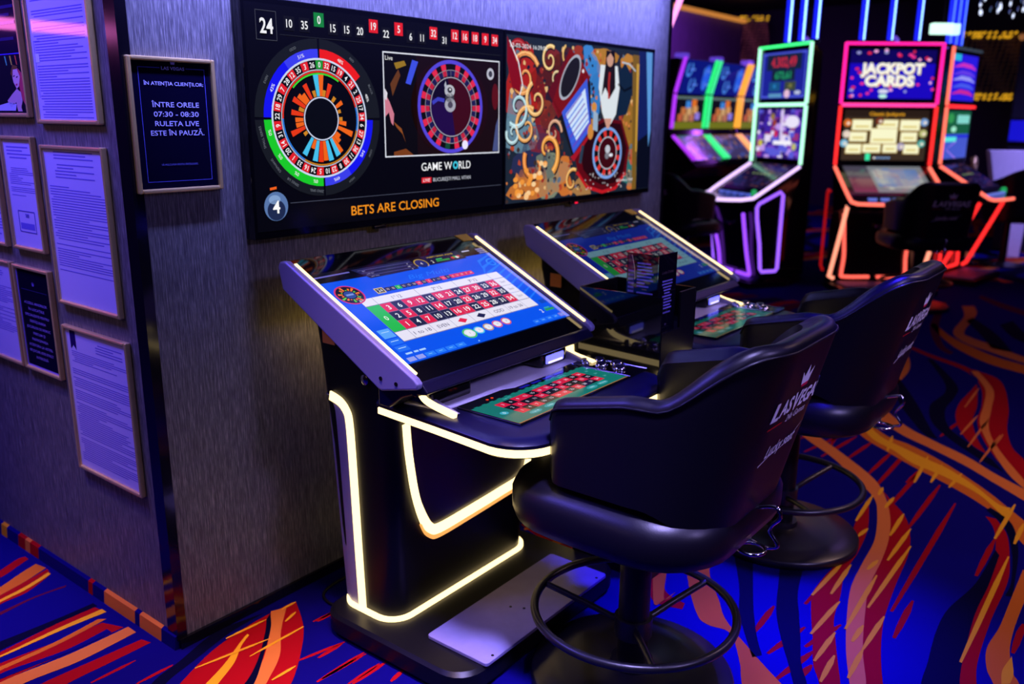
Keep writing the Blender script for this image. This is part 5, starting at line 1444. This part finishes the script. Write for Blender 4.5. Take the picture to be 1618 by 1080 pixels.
def cjack(cv, w, h):
    cv.rect(0, 0, w, h, (12, 22, 120), 0)
    for x, z, q in ((.22, .72, 1), (.42, .28, 1), (.78, .7, .6), (.82, .3, .6)):
        cv.sector(w*x, h*z, .06*q, .095*q, 30, 330, (70, 130, 225), 1, 14, .8); cv.rect(w*x, h*z-.012, w*x+.13, h*z+.014, (80, 120, 220), 2)
    cv.disc(w*.85, h*.5, .09, (40, 90, 225), 1, .16)


def fruit(cv, w, h):
    cv.rect(0, 0, w, h, (14, 14, 26), 0); cv.rect(0, 0, w, h*.22, (110, 112, 30) if w > .66 else (20, 110, 50), 1)
    for x, z, c in ((.2, .35, (185, 90, 60)), (.4, .35, (190, 140, 90)), (.6, .35, (180, 110, 90)), (.8, .4, (140, 120, 220)), (.3, .55, (190, 110, 60)), (.5, .55, (205, 160, 110)), (.45, .75, (60, 130, 215)), (.65, .8, (220, 110, 40)), (.7, .6, (210, 150, 90))):
        cv.rect(w*x-.06, h*z-.045, w*x+.06, h*z+.045, c, 2)
    cv.rect(0, h*.92, w, h, (90, 110, 110), 2)


def deckmix(cv, w, h):
    cv.rect(0, 0, w, h, (60, 52, 96), 0)
    r = random.Random(12)
    for k in range(40): cv.disc(w*r.random(), h*r.random(), .025, ((130, 90, 120), (60, 80, 160), (150, 110, 60), (96, 96, 190))[k % 4], 1+k % 2)


GR, PK, RDN, VI, OG, BL = (60, 255, 130), (255, 30, 150), (255, 40, 40), (130, 60, 255), (255, 165, 50), (60, 60, 255)
PGR, SALM = (175, 255, 215), (255, 110, 90)
slot(7.80, .14, 217.8, 'slot machine with the jackpot title screen, framed in pink and red light', .94, (PK, RDN, PK, (255, 60, 150)), (SALM, (255, 150, 120), (255, 95, 80)), (jackpot, grid, paytable), (120, 140, 255), sidedim=(220, 20, 20))
slot(7.473, 1.134, 147, 'slot machine with a jackpot meter screen, framed in green and violet light', .84, (PGR, PGR, GR, PGR), ((225, 190, 255), VI, (150, 70, 255)), (meter, violet, darkdeck), (90, 110, 235), side_loop=(150, 90, 255), belly=.42, crown_=.38)
slot(8.94, -.29, 264, 'slot machine framed in red light, right of the jackpot title machine, half hidden', .88, (SALM, SALM, (40, 50, 60), RDN), (SALM, RDN, RDN), (lips, greenpage, darkdeck), (120, 140, 255), rails=(-1,))


def curved_slot(x, y, label, W, c1, c2):
    T = thing('slot_machine', label, 'slot machine', (x, y, 0), math.radians(-3), 'curved slot machines by the violet wall')
    a = W/2
    prof = [(-.10, 2.36), (.02, 1.93), (.05, 1.50), (.02, 1.43), (-.30, 1.13)]
    MB().prism([(.5, .0), (.5, 2.3), (.0, 2.36), (-.08, 2.34)]+prof[1:]+[(-.36, 1.05), (-.05, .9), (.0, .0)], -a, a).build('cabinet', M['trim'], T, 0, .01)
    for s, c in ((-1, c1), (1, c2)):
        for p, q in ((0, 1), (1, 2), (3, 4)):
            b = MB()
            for d in (.045, .015):
                b.tube([(s*(a-d), prof[p][0]-.02, prof[p][1]), (s*(a-d), prof[q][0]-.02, prof[q][1]+.02)], .016, 6)
            b.build('edge_light', neon(c, 1.3), T, 60)
    for nm, i, draw in (('upper_screen', 0, cjack), ('lower_screen', 1, fruit), ('deck_screen', 3, deckmix)):
        p, q = prof[i], prof[i+1]
        V = Vector((0, p[0]-q[0], p[1]-q[1])); L = V.length; V.normalize()
        cv = Canvas(plane((-a+.07, q[0]-.012, q[1]+.01), (1, 0, 0), V), .0012)
        draw(cv, W-.14, L-.03)
        cv.build(nm, M['screen'], T)
    MB().box(-.07, .07, .1, .24, 2.30, 2.44).build('signal_lamp', neon((120, 80, 255), .6), T, 0, .01)
    return T


curved_slot(9.10, 2.90, 'curved slot machine with violet and green edge light, nearest the column edge', .86, (170, 50, 240), (40, 235, 120))
curved_slot(10.02, 2.86, 'curved slot machine between green and orange edge light', .86, (60, 225, 140), (255, 165, 50))
curved_slot(10.94, 2.82, 'curved slot machine with orange edge light, half behind the jackpot meter machine', .86, (255, 165, 50), (255, 165, 50))

# light tubes rising from the machines to the ceiling
nm = ('left', 'middle', 'right')
for (x, y, face, who, offs) in ((7.80, .14, 217.8, 'above the jackpot title slot machine', (-.30, -.03, .23)), (7.473, 1.134, 147, 'above the jackpot meter slot machine', (-.06, .16, .37)), (8.94, -.29, 264, 'above the red lit slot machine, partly behind the white lit sign', (-.42, -.25, -.08))):
    for i, o_ in enumerate(offs):
        q = math.radians(face+90)
        px, py = x+math.cos(q)*o_, y+math.sin(q)*o_
        q = math.radians(face)
        px, py = px-.10*math.cos(q), py-.10*math.sin(q)
        t = thing('light_tube', nm[i]+' blue light tube '+who, 'light tube', (px, py, 2.348), 0, 'blue light tubes up to the ceiling')
        MB().lathe([(0, .02), (.024, .02), (.024, 1.35), (0, 1.35)], 12).build('tube', neon((170, 232, 255) if face < 240 else (80, 120, 255), 2.4), t, 60)
        MB().box(-.036, -.026, -.02, .02, .02, 1.35).box(.026, .036, -.02, .02, .02, 1.35).build('side_halo', neon((20, 30, 255), 1.3), t, 0)  # blue halo beside the tube, put into shape as two glowing slats
        MB().lathe([(0, 0), (.045, 0), (.045, .03), (0, .03)], 12).build('socket', M['black'], t, 50)

# pink light line on the ceiling by the entrance, mirrored in the left frames and on the column edge
pk = tag(MB().box(-4.9, -2.6, 8.70, 8.8, 2.57, 2.69).build('wall_light', neon((255, 120, 225), 7.0), None, 0), 'pink light line on the entrance wall, mirrored in the two highest framed sheets', 'wall light')
tag(MB().box(-4.0, -0.3, 4.95, 5.0, 3.55, 3.70).build('ceiling_light', neon((255, 60, 200), 6.0), None, 0), 'pink ceiling light line that tints the edges of the brass frames', 'ceiling light')
t = thing('ceiling_light', 'pink light line beside the edge of the wallpapered column, top centre', 'ceiling light', (7.34, 2.31, 2.56), math.radians(-52))
MB().prism([(-.01, .0), (.085, .36), (.30, 1.14), (.42, 1.14), (.15, .36), (.02, .0)], 0, .06, 'y').build('tube', neon((255, 150, 235), 2.0), t, 0)

# lit sign box hanging between the tubes
t = thing('sign_box', 'white lit sign box hanging in front of the blue tubes', 'sign', (8.30, -.13, 2.50), math.radians(-50))
MB().box(-.11, .09, -.04, .04, -.05, .05).build('lit_panel', neon((205, 255, 235), 1.5), t, 0, .006)
MB().box(.092, .16, -.035, .035, -.055, .045).build('end_panel', neon((205, 255, 235), 1.3), t, 0, .006)
MB().tube([(0, 0, .06), (0, 0, .70)], .008, 6).build('hanger', M['black'], t)

# bead curtains
for (x, y, w, z0, z1, lb, sd) in ((12.4, .12, 1.25, 1.93, 2.87, 'gold bead curtain between the red lit machine and the dark column', 3), (14.75, 4.5, .6, 1.9, 3.5, 'gold bead curtain at the end of the violet wall', 5)):
    r = random.Random(sd); b = MB(); g = MB()
    n = int(w/.055)
    for i in range(n):
        for k in range(int((z1-z0)/.05)):
            cx_, cz_ = i*.055-w/2+.02*math.sin(k*.5+i), z0+.05*k+.01*r.random()
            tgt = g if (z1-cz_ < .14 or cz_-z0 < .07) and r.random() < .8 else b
            tgt.loft([[(cx_+.024*math.cos(q)*s_+.012*hh/.02, .012*math.sin(q)*s_, cz_+hh) for q in [2*PI*m_/6 for m_ in range(6)]] for hh, s_ in ((-.02, .35), (0, 1), (.02, .35))])
    t = thing('bead_curtain', lb, 'curtain', (x, y, 0), math.radians(-62), 'gold bead curtains')
    o = b.build('bead_strings', mat('bronze_beads', (.55, .38, .14), .3, .8), t, 60); o['kind'] = 'stuff'
    o = g.build('glint_beads', neon((235, 170, 30), .9), t, 60); o['kind'] = 'stuff'  # glints on the top and bottom beads put in as emission

# crystal chandelier at the top right corner
t = thing('chandelier', 'crystal chandelier at the top right corner of the picture', 'chandelier', (8.42, -.70, 2.70))
b = MB(); c_ = MB(); r = random.Random(9)
for k in range(110):
    x, y, z = .7*(r.random()-.5), .7*(r.random()-.5), -.08+.5*r.random()
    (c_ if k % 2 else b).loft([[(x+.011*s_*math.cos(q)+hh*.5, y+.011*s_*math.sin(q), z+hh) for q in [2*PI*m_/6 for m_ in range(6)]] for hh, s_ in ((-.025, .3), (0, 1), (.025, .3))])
o = b.build('crystal_drop', M['chrome'], t, 60); o['kind'] = 'stuff'
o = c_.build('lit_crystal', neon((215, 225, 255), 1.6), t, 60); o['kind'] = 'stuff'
MB().lathe([(0, .44), (.38, .44), (.38, .48), (.03, .50), (.03, 1.0), (0, 1.0)], 24).build('ceiling_plate', M['chrome'], t, 50)

# small wall display, white counter and dark armchair at the right edge
t = thing('display', 'small square blue display on the dark column at the right edge', 'display', (11.55, -.34, 1.52), -PI/2)
MB().box(-.02, .32, -.03, 0, -.15, .15).build('bezel', M['trim'], t, 0, .004)
cv = Canvas(plane((0, -.0305, -.13), (1, 0, 0), (0, 0, 1))); cv.rect(0, 0, .30, .26, (16, 14, 150), 0); cv.poly([(0, .02), (.28, 0), (.18, .26), (0, .26)], (20, 18, 205), 1); cv.build('screen', M['screen'], t)
t = thing('counter', 'white counter with slanting ends at the right edge behind a dark armchair', 'counter', (11.1, -.70, 0), math.radians(-52))
MB().prism([(-.42, .72), (-.56, 1.30), (.42, 1.30), (.36, .72)], -.05, .05, 'y').build('front_panel', M['white'], t, 0, .01)
MB().prism([(-.18, .0), (-.22, .72), (.0, .72), (-.03, .0)], -.08, .08, 'y').build('leg', M['white'], t, 0, .01)
t = thing('armchair', 'dark blue tub armchair in front of the white counter', 'armchair', (10.2, -.66, 0), math.radians(-52))
bk = []
for i in range(25):
    q = math.radians(-200+220*i/24)
    zt = 1.12-.16*abs(math.cos(q))**2
    bk.append([(.30*math.cos(q), .30*math.sin(q), .60), (.34*math.cos(q), .34*math.sin(q), zt), (.29*math.cos(q), .29*math.sin(q), zt+.01), (.25*math.cos(q), .25*math.sin(q), .60)])
MB().loft(bk).build('backrest', M['leather'], t, 50)
MB().lathe([(0, .52), (.27, .52), (.29, .56), (.28, .64), (0, .66)], 28).build('seat', M['leather'], t, 50)
MB().lathe([(0, 0), (.24, 0), (.24, .02), (.04, .05), (.04, .52), (0, .52)], 24).build('pedestal', M['steel'], t, 50)
t = thing('ornament', 'gold ornament beside the red lit slot machine', 'ornament', (10.08, -.26, 1.11))
MB().tube(smooth_path([(-.12, 0, .05), (-.05, 0, .12), (.03, 0, .06), (.0, 0, -.02), (-.06, 0, .02), (.06, .05, .10), (.16, .05, .04), (.12, .05, -.04)], 6), .022, 8).build('scroll', M['gold'], t, 60)
MB().lathe([(0, -1.12), (.14, -1.12), (.12, -1.08), (.03, -1.04), (.03, -.02), (0, -.02)], 20).build('pedestal', M['black'], t, 50)
